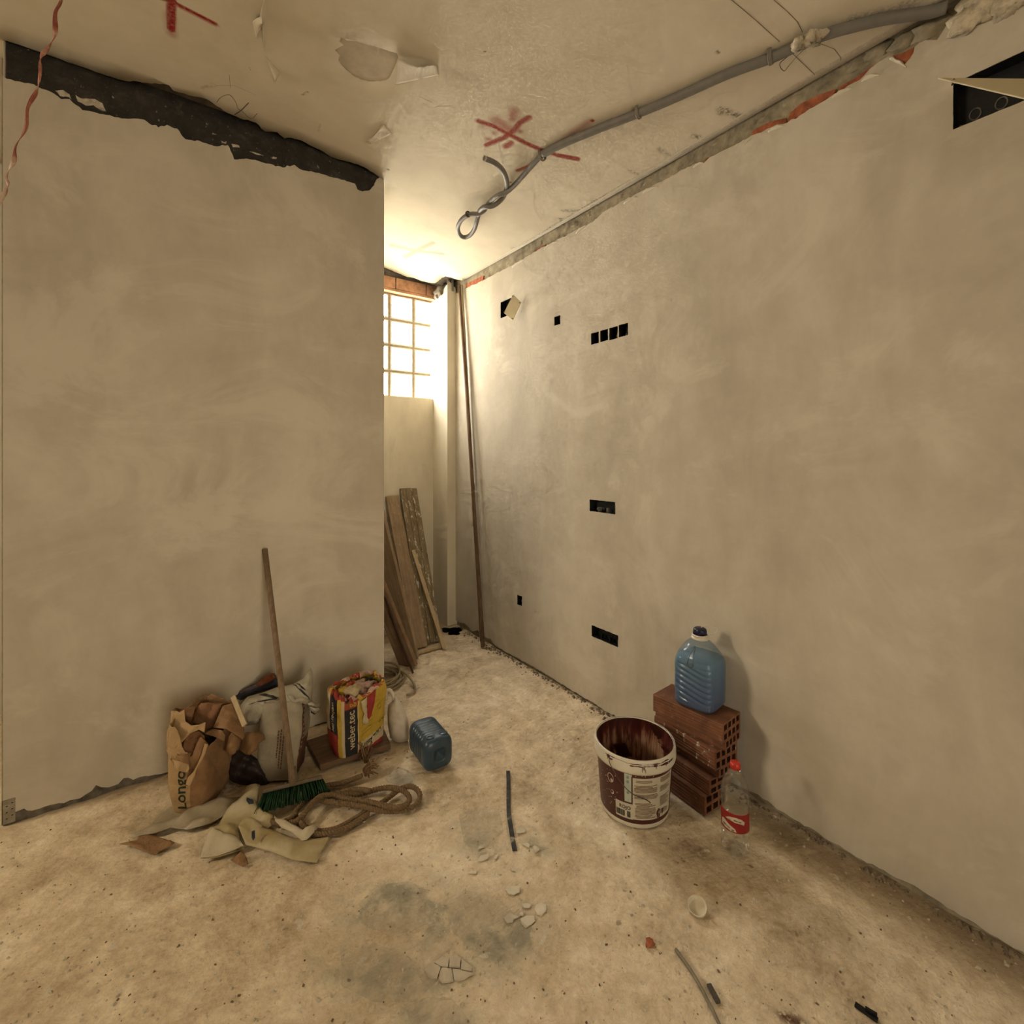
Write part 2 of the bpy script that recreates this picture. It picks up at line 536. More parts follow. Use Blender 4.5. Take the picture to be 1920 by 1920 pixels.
# peeled hole in the paint coat
peel_px = [(640,70),(636,78),(644,85),(628,94),(637,104),(634,112),(640,122),(650,132),(662,142),(676,149),(692,153),(712,153),(724,152),(731,146),(736,135),(742,122),(747,108),(744,100),(730,96),(712,90),(690,84),(668,78),(650,76)]
hole1 = [(on_ceil(*p).x, on_ceil(*p).y) for p in peel_px]
ceiling = layer_object('ceiling', outer, [hole1], lambda x, y: (x, y, ceil_z(x)), (0, 0, 0.012), 0.12, [M_CEIL, M_RIM], flip=True, smooth=False, rim_mat=1, extra=stroke_points(mk(RED)+mk(GRIME), .007), kind='structure')
_co = np.empty(len(ceiling.data.vertices)*3); ceiling.data.vertices.foreach_get('co', _co); _co = _co.reshape(-1, 3)
_rm = stroke_mask(_co[:, 0], _co[:, 1], mk(RED)); _gm = stroke_mask(_co[:, 0], _co[:, 1], mk(GRIME))
set_attr(ceiling.data, 'marks', np.stack([_rm, _gm, _rm*0, _rm*0+1], 1))
def smooth_faces(o, n):
    me = o.data
    for p in me.polygons: p.use_smooth = (p.material_index == 0)
smooth_faces(ceiling, 0)
mb = MB()
NS = 40
mb.grid(lambda u, v: (-3.4 + u*5.4, -2.5 + v*6.2, ceil_z(-3.4 + u*5.4) + .032), 60, 60)
slab = mb.build('slab', M_SLAB, ceiling)
def under_coat(px_poly, name, off=-.002, mat=None):
    vs = [on_ceil(*p) for p in px_poly]
    vs = [Vector((p.x, p.y, ceil_z(p.x) - off)) for p in vs]
    return link(name, mesh_pd(name, vs, [tuple(range(len(vs)))[::-1]]), mat, ceiling)
M_UNDER = simple('old_undercoat', c3(.56, .485, .37), .9, .15, 14, .2)
under_coat([(p[0] + (p[0]-690)*.06, p[1] + (p[1]-112)*.06) for p in peel_px], 'undercoat', -.003, M_UNDER)

mb = MB()
for a, b, w, s_, k in mk(CRACK):
    d = (b-a).normalized(); n = Vector((-d.y, d.x, 0))*w*.5
    mb.add([Vector((p.x, p.y, ceil_z(p.x) - .0006)) for p in (a-n, a+n*1.2, b+n, b-n*.8)], [(0, 1, 2, 3)])
mb.build('crack', simple('crack_line_brown', c3(.22, .175, .12), .95, .3), ceiling)  # thin brown strips along the crack and joint lines

# curled paint flakes hanging from the ceiling
def flake(name, a, b, c, d, curl, mat, n=10, jag=.0):
    """patch whose edge a-b stays on the ceiling while edge d-c hangs `curl` below (picture points)"""
    A, B, Cc, D = [on_ceil(*p) for p in (a, b, c, d)]
    def f(u, v):
        p = A.lerp(B, u).lerp(D.lerp(Cc, u), v)
        j = jag*fn1(u*9, len(name), 3)*v
        p = p + (D-A).normalized()*j
        return (p.x, p.y, ceil_z(p.x) - .0008 - curl*(v**1.7)*(0.55 + .45*math.sin(math.pi*min(1, u*1.1+.05))))
    m = MB(); m.grid(f, n, n)
    o = m.build(name, mat, ceiling, True); thicken(o, .0012, 0); return o
M_FLAKE = simple('peeling_paint', c3(.63, .56, .435), .8, .06, 12, .1)
flake('paint_flake', (742,158), (822,140), (818,113), (746,100), .035, M_FLAKE, 12, .004)
flake('paint_flake', (505,-30), (496,95), (491,36), (488,18), .022, M_FLAKE, 10, .004)
flake('paint_flake', (474,40), (480,72), (496,34), (490,20), .030, M_FLAKE, 10, .002)
flake('paint_flake', (497,104), (508,118), (525,134), (516,148), .012, M_FLAKE, 8, .002)
flake('paint_flake', (694,270), (735,250), (719,230), (684,262), .016, M_FLAKE, 10, .004)

# --- right wall: raw masonry with a plaster coat cut for the socket boxes
top_px = [(1990,-40),(1925,-6),(1897,6),(1860,30),(1830,34),(1800,40),(1775,47),(1763,66),(1757,75),(1735,75),(1715,88),(1706,110),(1696,121),(1685,112),(1666,106),(1660,109),(1630,130),(1612,150),(1591,160),(1567,175),(1533,196),(1509,211),(1476,230),(1446,239),(1409,254),(1399,261),(1365,278),(1330,295),(1319,306),(1300,308),(1278,318),(1250,335),(1221,350),(1187,367),(1160,381),(1135,395),(1110,417),(1089,427),(1049,447),(1020,462),(992,478),(960,497),(935,510),(905,527),(872,541)]
rtop = [(on_x(*p).y, on_x(*p).z) for p in top_px]
rtop = [(-2.4, rtop[0][1])] + rtop + [(3.27, rtop[-1][1])]
rbot = [(3.27, .035), (3.20, .03), (3.12, .045), (3.02, .02), (2.95, .05), (2.84, .028), (2.78, .04), (2.73, .012), (2.5, .012), (2.2, .018), (1.9, .008), (1.4, .006), (1.05, .010), (.95, .022), (.85, .012), (.6, .006), (.45, .018), (.3, .006), (0.0, .008), (-2.4, .006)]
def rect_right(pl, pr, top_l, bot_l):
    y1 = on_x(pl, 800).y; y0 = on_x(pr, 800).y
    return (y0, y1, on_x(pl, bot_l).z, on_x(pl, top_l).z)
BOXES = {
    'junction_far': rect_right(938.5, 966, 567, 597),
    'single_high': rect_right(1039.2, 1050.5, 594.7, 611),
    'small_low': rect_right(969.6, 978.8, 1115, 1133),
    'triple_mid': rect_right(1105.3, 1153.6, 936.4, 958),
    'triple_low': rect_right(1109.3, 1159, 1171.8, 1193),
    'junction_near': rect_right(1787, 2030, 157, 243),
}
for i, (a, b) in enumerate(((1108, 1122.7), (1125.2, 1140), (1142.2, 1158), (1160, 1177.4))):
    y1 = on_x(a, 800).y; y0 = on_x(b, 800).y
    BOXES['quad_%d' % i] = (y0, y1, on_x(1108, 646.5).z + .002*(i % 2), on_x(1108, 625.5).z + .001*i)
def rough_rect(r, amp, seed):
    y0, y1, z0, z1 = r
    return rag([(y0, z0), (y1, z0), (y1, z1), (y0, z1), (y0, z0)], amp, .008, seed)[:-1]
holes = [rough_rect(r, .0012 if 'junction' not in k else .0005, i*3) for i, (k, r) in enumerate(BOXES.items())]
T_PL = 0.014
louter = rag(rtop, .004, .012, 11) + rag(rbot, .004, .015, 21)
wall_right = MB(); wall_right.box((XR + T_PL + .05, -2.5, -.1), (XR + .25, 3.7, 2.9), 0)
wall_right = wall_right.build('wall_right', M_CONC, None, kind='structure')
coat_r = layer_object('plaster_coat', louter, holes, lambda y, z: (XR, y, z), (T_PL, 0, 0), 0.20, [M_WALL, M_RIM], wall_right, rim_mat=1)
# masonry showing behind the coat (with cut-outs for the boxes)
bo = [(-2.45, -.02), (3.6, -.02), (3.6, 2.85), (-2.45, 2.85)]
layer_object('masonry', bo, [[(r[0], r[2]), (r[1], r[2]), (r[1], r[3]), (r[0], r[3])] for r in BOXES.values()], lambda y, z: (XR + T_PL - .002 + .006*fn1(y*9+z*31, 2, 2)*0.5, y, z), (.03, 0, 0), 0.05, M_CONC, wall_right)
def clay_piece(name, px_poly, x_out, depth, mat, parent):
    lo = [on_x(*p) for p in px_poly]; n = len(lo)
    V = [Vector((XR + x_out, p.y, p.z)) for p in lo] + [Vector((XR + x_out + depth, p.y, p.z)) for p in lo]
    F = [tuple(range(n)), tuple(range(2*n-1, n-1, -1))] + [(i, n+i, n+(i+1) % n, (i+1) % n) for i in range(n)]
    return link(name, mesh_pd(name, V, F), mat, parent)
clay_piece('brick', [(1475,228),(1480,210),(1500,193),(1530,178),(1566,165),(1560,182),(1530,200)], .006, .04, M_BRICK, wall_right)
clay_piece('brick', [(1405,256),(1412,242),(1440,228),(1472,220),(1474,232),(1445,243)], .006, .04, M_BRICK, wall_right)
clay_piece('brick', [(1570,178),(1572,160),(1600,145),(1632,122),(1660,106),(1662,112),(1630,136),(1595,163)], .009, .04, M_BRICK, wall_right)
clay_piece('brick', [(1664,104),(1690,97),(1716,84),(1712,100),(1696,124),(1680,114)], .009, .04, M_BRICK, wall_right)
clay_piece('brick', [(1318,306),(1322,296),(1336,290),(1330,299)], .006, .04, M_BRICK, wall_right)
clay_piece('brick', [(872,541),(874,533),(890,524),(906,517),(905,527),(888,535)], .002, .04, M_BRICK, wall_right)
clay_piece('brick', [(1000,475),(1003,468),(1022,458),(1020,465)], .004, .04, M_BRICK, wall_right)
# lumps of mortar stuck along the band under the ceiling
def lump(name, c, r, mat, parent, seed=0, sq=(1, 1, 1), nseg=10):
    m = MB()
    rs = random.Random(seed); ph = [rs.random()*6 for _ in range(6)]
    def f(u, v):
        a = 2*math.pi*u; b = math.pi*(v-.5)
        d = Vector((math.cos(a)*math.cos(b), math.sin(a)*math.cos(b), math.sin(b)))
        k = 1 + .22*math.sin(3*a+ph[0])*math.cos(b) + .18*math.sin(5*b+ph[1]+2*a) + .12*math.sin(7*a+ph[2]-3*b)
        return (c[0]+d.x*r*k*sq[0], c[1]+d.y*r*k*sq[1], c[2]+d.z*r*k*sq[2])
    m.grid(f, nseg, nseg*2//3, wrap=True)
    return m.build(name, mat, parent, True)
for i, (px, py, rr) in enumerate([(1690,75,.030),(1640,92,.026),(1600,120,.022),(1545,150,.020),(1480,185,.022),(1420,215,.02),(1340,265,.020),(1268,305,.018),(1210,338,.018),(1160,368,.016),(1100,402,.018),(1075,420,.02),(1010,455,.018),(950,492,.018),(905,512,.014),(1740,52,.034)]):
    p = on_x(px, py); lump('mortar_lump', (XR + .016, p.y, p.z), rr, M_CONC, wall_right, i, (.45, 1.6, .9))
# loose crumbling plaster mass at the top right
M_CRUMB = simple('crumbling_gypsum', c3(.50, .43, .315), .9, .35, 40, .8)
p = on_x(1815, 38); lump('plaster_lump', (XR - .004, p.y, p.z), .042, M_CRUMB, wall_right, 91, (.35, 1.1, .8), 16)
for i, (px, py, rr) in enumerate([(1840,8,.05),(1870,6,.045),(1850,24,.028),(1885,14,.03),(1905,-6,.05),(1822,2,.03)]):
    p = on_x(px, py); lump('plaster_lump', (XR + .004, p.y, p.z), rr, M_CRUMB, wall_right, 40+i, (.5, 1.0, .8), 14)
# peeled slivers of plaster along the top of the coat
for i, (a, b) in enumerate([((1668,108),(1700,122)),((1615,150),(1650,136)),((1560,180),(1600,162)),((1440,245),(1470,232)),((1395,268),(1412,254)),((1300,312),(1320,302)),((1205,360),(1235,346)),((1170,380),(1195,366)),((1080,436),(1100,420)),((1020,466),(1045,450)),((960,500),(985,484))]):
    A, B = on_x(*a), on_x(*b)
    def f(u, v, A=A, B=B, i=i):
        p = A.lerp(B, u)
        return (XR - .0008 - .006*v*v*math.sin(math.pi*u), p.y, p.z - .008 + v*(.011+.005*fn1(u*7, i, 3))*math.sin(math.pi*min(1, u+.08))**.5)
    m = MB(); m.grid(f, 8, 4); thicken(m.build('plaster_sliver', M_FLAKE, wall_right, True), .0015)

# socket boxes sunk into the wall
def sunk_box(key, depth, mat, parent, splash=3, seed=1):
    y0, y1, z0, z1 = BOXES[key]; e = -.0012
    m = MB(); x0 = XR + .0012; x1 = XR + depth
    P = [(x0,y0-e,z0-e),(x0,y1+e,z0-e),(x0,y1+e,z1+e),(x0,y0-e,z1+e)]; Q = [(x1,)+p[1:] for p in P]
    m.add(P+Q, [(4,5,6,7),(0,1,5,4),(1,2,6,5),(2,3,7,6),(3,0,4,7)])
    o = m.build('socket_box', mat, parent)
    rs = random.Random(seed)
    for k in range(splash):
        lump('plaster_splash', (x1-.004-rs.random()*.015, y0+(y1-y0)*rs.random(), z0+(z1-z0)*(.05+.3*rs.random())), .006+.006*rs.random(), M_GREYPL, o, seed*7+k, (.6, 1, 1), 8)
    return o
for i, k in enumerate(BOXES):
    big = 'junction' in k
    sunk_box(k, .045, M_BLACK, wall_right, 2 if big else 1 + ('triple' in k), i+3)
# ribs between the gangs of the triple boxes and knock-out rings in the junction box
for k in ('triple_mid', 'triple_low'):
    y0, y1, z0, z1 = BOXES[k]
    for t in (.36, .68):
        y = y0 + (y1-y0)*t; m = MB()
        m.box((XR + .010, y-.0025, z0), (XR + .03, y+.0025, z0+(z1-z0)*.42)); m.build('box_rib', M_GREYPL if k == 'triple_mid' else M_BLACK, wall_right)
y0, y1, z0, z1 = BOXES['junction_near']
for t in (.12, .34):
    m = MB(); c = Vector((XR + .043, y1 - (y1-y0)*t - .01, z0 + .040))
    m.tube([c + Vector((0, .012*math.cos(a), .016*math.sin(a))) for a in np.linspace(0, 2*math.pi, 20)[:-1]], .0018, 6, True)
    m.build('knockout_ring', M_GREYPL, wall_right)

# --- partition on the left
wall_left = MB()
wall_left.box((XP0+.004, YL + .014, 0), (XP1-.012, YL + .1, 2.83), 0)
wall_left.box((XP1-.012, YL + .006, 0), (XP1, YL + .104, 2.80), 1)
wall_left.box((XP0, YL + .006, .0), (XP0+.004, YL + .104, 2.83), 1)
wall_left.box((XP0+.004, YL + .1, 0), (XP1-.012, YL + .104, 2.80), 1)
wall_left = wall_left.build('wall_left', [M_CONC, M_WALL], None, kind='structure')
ltop_px = [(0,140),(28,152),(63,158),(77,166),(99,174),(115,186),(131,186),(154,206),(206,216),(222,220),(269,224),(297,239),(313,234),(332,241),(348,261),(376,265),(402,274),(427,272),(439,299),(462,297),(485,302),(530,314),(552,309),(567,319),(600,325),(650,340),(665,344),(670,355),(680,359),(692,357),(702,347),(706,336),(716,331)]
ltop = [(on_y(*p).x, on_y(*p).z) for p in ltop_px]
ltop = [(XP0, ltop[0][1])] + [p for p in ltop if XP0+.003 < p[0] < XP1-.003] + [(XP1, ltop[-1][1])]
lbot_px = [(718,1320),(640,1347),(560,1372),(470,1402),(400,1427),(330,1452),(300,1456),(280,1455),(262,1457),(250,1462),(240,1458),(232,1459),(222,1470),(205,1476),(190,1476),(180,1472),(172,1483),(160,1490),(150,1497),(132,1500),(120,1506),(110,1506),(95,1509),(85,1512),(60,1520),(45,1516),(30,1522),(14,1530)]
lbot = [(on_y(*p).x, max(on_y(*p).z, .004)) for p in lbot_px]
lbot = [(XP1, .006)] + [p for p in lbot if XP0+.003 < p[0] < XP1-.003] + [(XP0, .006)]
isl = []
layer_object('plaster_coat', rag(ltop, .0035, .010, 31)[::-1] + rag(lbot[::-1], .003, .012, 41), [], lambda x, z: (x, YL, z), (0, T_PL, 0), 0.2, [M_WALL, M_RIM], wall_left, flip=True, rim_mat=1)
# little islands of coat left on the black strip
for poly in ([(103,168),(118,167),(128,174),(138,173),(150,182),(178,184),(192,192),(198,206),(190,205),(175,195),(160,196),(150,190),(138,188),(128,180),(112,178)],
             [(270,216),(280,214),(292,222),(296,232),(285,230),(276,224)],
             [(434,268),(448,271),(450,275),(437,274)], [(466,277),(480,280),(496,286),(494,291),(478,287),(468,283)], [(512,292),(520,294),(518,297),(510,296)],
             [(415,262),(425,264),(424,268),(416,266)]):
    q = [(on_y(*p).x, on_y(*p).z) for p in poly]
    layer_object('plaster_island', rag(q + [q[0]], .0015, .008, 3)[:-1], [], lambda x, z: (x, YL + .006, z), (0, .012, 0), 0.3, [M_RIM, M_RIM], wall_left)
# black blocks of the strip, each with its own depth and joint
jx = [XP0+.004, on_y(10, 120).x, on_y(200, 180).x, on_y(348, 230).x, on_y(530, 280).x, on_y(632, 310).x, XP1-.012]
for i, (a, b) in enumerate(zip(jx[:-1], jx[1:])):
    if b - a < .03: continue
    def f(u, v, a=a, b=b, i=i):
        x = a + .004 + (b-a-.008)*u; z = 2.56 + .245*v
        edge = min(u*(b-a), (1-u)*(b-a))/.02
        d = .004 + .003*fn1(x*23+z*7, i, 3) + .012*(v > .9)*(v-.9)*10 + .008*math.exp(-edge*2) + (.006 if v < .48 and i > 2 else 0)*(1 if v < .44 else (.48-v)/.04)
        return (x, YL + d + .003*(i % 2), z)
    m = MB(); m.grid(f, 40, 22); m.build('block', M_DARK, wall_left, True)
m = MB(); m.box((XP0+.006, YL + .0125, 2.55), (XP1-.013, YL + .0138, 2.828)); m.build('dark_backing', M_DARK, wall_left)
# masonry at the foot of the partition
def f(u, v):
    x = XP0 + (XP1-XP0)*u; z = -.01 + .12*v
    return (x, YL + .009 + .005*fn1(x*17+z*9, 5, 3) - (.004 if v < .3 else 0), z)
m = MB(); m.grid(f, 120, 8); m.build('rubble_foot', simple('dusty_rubble', c3(.13, .11, .085), .95, .6, 26, .8), wall_left, True)
# perforated metal corner bead at the free end
M_ZINC = simple('galvanised_bead', c3(.30, .26, .19), .7, .3, 40, .1, .1)
m = MB()
m.box((XP0-.002, YL - .0015, .0), (XP0+.032, YL + .0005, .085)); m.box((XP0-.002, YL - .0015, 0), (XP0, YL + .105, 2.72))
bead = m.build('corner_bead', M_ZINC, wall_left)
for z in (.018, .040, .062):
    for x in (.010, .024):
        m = MB(); m.box((XP0 + x - .002, YL - .0022, z - .0015 + (.008 if x > .02 else 0)), (XP0 + x + .003, YL - .0012, z + .0015 + (.008 if x > .02 else 0))); m.build('slot', M_BLACK, bead)
m = MB(); m.box((XP1-.004, YL - .001, .0), (XP1+.0015, YL + .02, 2.74)); m.build('corner_bead', M_WALL, wall_left)

# --- back wall, window of glass blocks, brick lintel, pier
WX1 = on_y(818, 700, YB + .06).x; WX0 = WX1 - .8; WZ0 = 1.75; WZ1 = 2.55
wb = MB()
wb.box((-3.4, YB, -.1), (WX0, YB + .2, 2.9)); wb.box((WX1, YB, -.1), (2.0, YB + .2, 2.60)); wb.box((WX0, YB, -.1), (WX1, YB + .2, WZ0)); wb.box((WX0, YB + .09, WZ1), (2.0, YB + .2, 2.9))
wall_back = wb.build('wall_back', M_BACK, None, kind='structure')
# pier
PX0 = on_z(840, 1174).x - .006; PY0 = 3.262
pz = [(PX0, 2.605), (PX0+.01, 2.63), (PX0+.03, 2.62), (PX0+.045, 2.60), (XR, 2.59)]
m = MB()
prof = rag(pz, .004, .01, 8); n = len(prof)
for (x, z), (x2, z2) in zip(prof[:-1], prof[1:]):
    m.add([(x, PY0, 0), (x2, PY0, 0), (x2, PY0, z2), (x, PY0, z)], [(0, 1, 2, 3)])
zz = [(PY0, 2.605), (PY0+.05, 2.585), (PY0+.10, 2.56), (PY0+.16, 2.54), (YB+.05, 2.53)]
zz = rag(zz, .004, .015, 9)
for (y, z), (y2, z2) in zip(zz[:-1], zz[1:]):
    m.add([(PX0, y, 0), (PX0, y2, 0), (PX0, y2, z2), (PX0, y, z)], [(3, 2, 1, 0)])
m.box((PX0+.001, PY0+.001, 0), (XR+.02, YB, 2.52))
wall_pier = m.build('wall_pier', M_BACK, None, kind='structure')
for i, (dx, dy, z, r) in enumerate([(-.02,.10,2.58,.05),(0.0,.16,2.57,.05),(-.01,.05,2.60,.03),(.03,.12,2.62,.04)]):
    lump('rubble', (PX0 + .03 + dx, PY0 + dy + .02, z), r, M_SLAB, wall_pier, 60+i, (1, 1.2, .8), 12)
# pipe stubs rising in the corner
for dx, dy in ((.022, -.02), (.046, -.035)):
    m = MB(); m.tube([(PX0+dx, PY0+dy+.04, 2.56), (PX0+dx, PY0+dy+.04, 2.68)], .011, 10)
    m.build('pipe_stub', simple('grey_pipe', c3(.22, .20, .17), .6, .2), wall_pier, True)
# lintel bricks
lx = [WX0 - .05, WX0+.22, on_y(742, 530, YB).x, on_y(799, 545, YB).x, WX1 + .01]
for a, b in zip(lx[:-1], lx[1:]):
    m = MB(); m.box((a + .003, YB - .004, WZ1 + .022), (b - .003, YB + .13, WZ1 + .105)); bevel(m.build('brick', M_BRICK_PALE, wall_back), .004)
m = MB(); m.box((WX0 - .05, YB + .002, WZ1), (WX1 + .012, YB + .13, WZ1 + .021)); bevel(m.build('lintel_edge', M_BRICK_PALE, wall_back), .003)
def f(u, v):
    x = WX0 - .3 + (XR - WX0 + .3)*u
    return (x, YB + .02 - .04*v + .012*fn1(x*12+v*5, 4, 3), 2.64 + .16*v)
m = MB(); m.grid(f, 60, 8); m.build('raw_head', M_SLAB, wall_back, True)
# window
window_1 = empty('window_1', ((WX0+WX1)/2, YB + .06, WZ0), kind='structure')
def em_mat(name, col, strength, rough=.15):
    m, nt, b = new_mat(name)
    b.inputs['Base Color'].default_value = col; b.inputs['Roughness'].default_value = rough
    b.inputs['Emission Color'].default_value = (1.0, .97, .90, 1); b.inputs['Emission Strength'].default_value = strength
    return m
M_GLASS = em_mat('daylit_glass_block', c3(.85, .84, .80), WINDOW_EMIT)
M_GLASS_RIM = simple('glass_block_edge', c3(.80, .76, .66), .15, .05)
M_MORTAR = simple('window_mortar', c3(.34, .28, .20), .9, .25, 40, .4)
bs = .2; jw = .007
bme = None
for r in range(4):
    for c_ in range(4):
        if bme is None:
            m = MB(); h = bs/2 - jw
            q = [(-h,0),(h,0)]
            def ring(s, y): return [(-s, y, -s), (s, y, -s), (s, y, s), (-s, y, s)]
            rings = [ring(h, .05), ring(h, .004), ring(h-.006, -.002), ring(h-.010, -.0035), ring(h-.014, .002)]
            m.v = [v for rg in rings for v in rg]
            for k in range(4):
                m.f += [(k*4+j, k*4+(j+1) % 4, k*4+4+(j+1) % 4, k*4+4+j) for j in range(4)]; m.m += [1]*4
            g = h - .014; ns = 5; st = 2*g/ns; dp = st*math.tan(math.radians(50))      # added glowing slats, tilted to throw the window light down
            for k in range(ns):
                z1 = g - k*st; z0 = z1 - st
                m.add([(-g, .002+dp, z0), (g, .002+dp, z0), (g, .002, z1), (-g, .002, z1)], [(0, 1, 2, 3)], 0)
                m.add([(-g, .002+dp, z0), (g, .002+dp, z0), (g, .002, z0), (-g, .002, z0)], [(3, 2, 1, 0)], 1)
                for sx in (-g, g): m.add([(sx, .002, z1), (sx, .002+dp, z0), (sx, .002, z0)], [(0, 1, 2)], 1)
            bme = mesh_pd('glass_block', m.v, m.f, m.m); bme.materials.append(M_GLASS); bme.materials.append(M_GLASS_RIM)
        o = bpy.data.objects.new('glass_block', bme); COL.objects.link(o)
        o.parent = window_1
        o.location = ((c_-1.5)*bs, 0, (r+.5)*bs)
m = MB()
for k in range(5):
    x = (k-2)*bs; m.box((x-jw-.0005, .002, 0), (x+jw+.0005, .08, .8))
for k in range(5):
    z = k*bs; m.box((-.4, .003, z-jw-.0005), (.4, .08, z+jw+.0005))
m.box((-.4, .075, 0), (.4, .085, .8))
m.build('mortar_grid', M_MORTAR, window_1)

# --- walls that close the room outside the picture
def wall_box(name, boxes, mat=M_WALL):
    m = MB()
    for lo, hi in boxes: m.box(lo, hi)
    return m.build(name, mat, None, kind='structure')
wall_box('wall_west', [((-3.3, -2.5, -.1), (-3.2, 2.0, 2.9)), ((-3.3, 3.44, -.1), (-3.2, 3.7, 2.9)), ((-3.3, 2.0, 2.66), (-3.2, 3.44, 2.9)), ((-3.3, 2.0, -.1), (-3.2, 3.44, 1.98))])
wall_box('wall_rear', [((-3.3, -2.5, -.1), (-.3, -2.4, 2.9)), ((.9, -2.5, -.1), (2.0, -2.4, 2.9)), ((-.3, -2.5, 2.2), (.9, -2.4, 2.9))])
wall_box('wall_niche', [((.84, YL + .104, -.1), (.935, 3.5, 2.9))])
m = MB()
for y in (2.0, 2.69, 3.38): m.box((-3.28, y, 1.98), (-3.22, y+.06, 2.66))
for z in (1.98, 2.60): m.box((-3.28, 2.0, z), (-3.22, 3.44, z+.06))
link('window_2', mesh_pd('window_2', m.v, m.f), simple('white_window_frame', c3(.7, .68, .62), .5, .05), None, kind='structure')

# --- floor: lumpy, dusty cement
def floor_h(x, y):
    x = np.asarray(x, float); y = np.asarray(y, float)
    h = .0035*fn2(x*2.1, y*2.1, 1, 3) + .0024*fn2(x*13, y*13, 2, 3)
    rr = 1-np.abs(fn2(x*7+.4*fn2(x*3, y*3, 8, 2), y*5, 3, 3)); h = h + .0022*np.clip(rr-.6, 0, 1)
    return h - .006
nx, ny = 400, 500
xs = np.concatenate([np.linspace(-3.25, -.9, 90), np.linspace(-.89, XR+.03, nx-90)]); ys = np.concatenate([np.linspace(-2.45, -.2, 80), np.linspace(-.19, YB+.02, ny-80)])
GX, GY = np.meshgrid(xs, ys); GZ = floor_h(GX, GY)
fv = np.stack([GX.ravel(), GY.ravel(), GZ.ravel()], 1)
ii = (np.arange(ny-1)[:, None]*nx + np.arange(nx-1)[None, :]).ravel()
quads = np.stack([ii, ii+1, ii+nx+1, ii+nx], 1).astype(np.int32)
_qc = fv[quads].mean(1); _an = np.arctan2(_qc[:, 1]-3.17, _qc[:, 0]-1.755)
quads = quads[np.hypot((_qc[:, 0]-1.755)/.075, (_qc[:, 1]-3.17)/.075) > 1+.22*np.sin(3*_an+1)+.12*np.sin(7*_an)]
fme = bpy.data.meshes.new('floor')
fme.vertices.add(len(fv)); fme.vertices.foreach_set('co', fv.ravel())
fme.loops.add(quads.size); fme.loops.foreach_set('vertex_index', quads.ravel())
fme.polygons.add(len(quads)); fme.polygons.foreach_set('loop_start', np.arange(0, quads.size, 4, dtype=np.int32))
fme.update(calc_edges=True); fme.validate()
FLOOR_SHADE = [(on_z(1440, 1530), on_z(1960, 1830), .09, .10, .95), (on_z(1290, 1600), on_z(1420, 1640), .10, .10, .5), (on_z(1410, 1660), on_z(1560, 1740), .06, .08, .4)]  # shade of bricks and bottle painted into the floor colour along the right wall
WORN = [(on_z(700, 1680), on_z(960, 1760), .10, .09, .8), (on_z(640, 1790), on_z(800, 1860), .08, .08, .7), (on_z(860, 1560), on_z(930, 1600), .05, .06, .6), (on_z(780, 1880), on_z(860, 1930), .05, .05, .6), (on_z(990, 1570), on_z(1020, 1590), .03, .04, .5)]
RUST = [(on_z(1470, 1900), on_z(1500, 1915), .012, .020, 1), (on_z(1030, 1270), on_z(1110, 1310), .03, .05, .5), (on_z(1290, 1580), on_z(1320, 1600), .02, .03, .5), (on_z(690, 1440), on_z(740, 1440), .02, .03, .4), (on_z(640, 1470), on_z(560, 1490), .04, .05, .5), (on_z(400, 1470), on_z(520, 1440), .08, .06, .6)]
set_attr(fme, 'stains_and_shade', np.stack([stroke_mask(fv[:, 0], fv[:, 1], s) for s in (FLOOR_SHADE, WORN, RUST)] + [np.ones(len(fv))], 1))
def floor_mat():
    m, nt, b = new_mat('dusty_cement_floor')
    pos = position(nt)
    big = noise(nt, pos, 2.2, 4, 0.65, 0.8); mid = noise(nt, pos, 9, 5, 0.68); fine = noise(nt, pos, 55, 3, 0.6); lum = noise(nt, scaled(nt, pos, (1, 1.5, 1)), 22, 3, 0.55)
    f = math_n(nt, 'ADD', math_n(nt, 'MULTIPLY', big, .40), math_n(nt, 'MULTIPLY', mid, .42))
    f = math_n(nt, 'ADD', f, math_n(nt, 'MULTIPLY', fine, .18))
    col = ramp(nt, f, [(.33, c3(.33, .25, .15)), (.44, c3(.55, .435, .29)), (.54, c3(.71, .585, .41)), (.64, c3(.84, .73, .545))])
    at = attr(nt, 'stains_and_shade')
    col = mixc(nt, math_n(nt, 'MULTIPLY', at[0], ramp(nt, big, [(.30, .35), (.60, 1.0)])), col, c3(.20, .145, .085))
    col = mixc(nt, math_n(nt, 'MULTIPLY', at[1], ramp(nt, mid, [(.42, 0.0), (.60, 1.0)])), col, c3(.21, .20, .135))
    col = mixc(nt, math_n(nt, 'MULTIPLY', at[2], ramp(nt, fine, [(.40, 0.0), (.55, 1.0)])), col, c3(.10, .045, .02))
    sp = noise(nt, pos, 33, 2, .55)
    col = mixc(nt, ramp(nt, sp, [(.71, 0.0), (.76, .55)]), col, c3(.16, .11, .06))
    col = mixc(nt, ramp(nt, sp, [(.29, .7), (.34, 0.0)]), col, c3(.62, .56, .44))
    L(nt, col, b.inputs['Base Color'])
    b.inputs['Roughness'].default_value = .85; b.inputs['Specular IOR Level'].default_value = .2
    h = math_n(nt, 'ADD', math_n(nt, 'MULTIPLY', lum, .7), math_n(nt, 'MULTIPLY', fine, .16))
    bump(nt, b, h, .9, .016)
    return m
floor = link('floor', fme, floor_mat(), None, True, kind='structure')
m = MB(); m.box((1.62, 3.04, -.35), (1.90, 3.30, -.012)); m.f = [f for f in m.f if f != (4, 5, 6, 7)]; m.m = m.m[:len(m.f)]
m.build('floor_void', M_BLACK, floor)  # black-coloured lining stands in for the darkness inside the floor hole

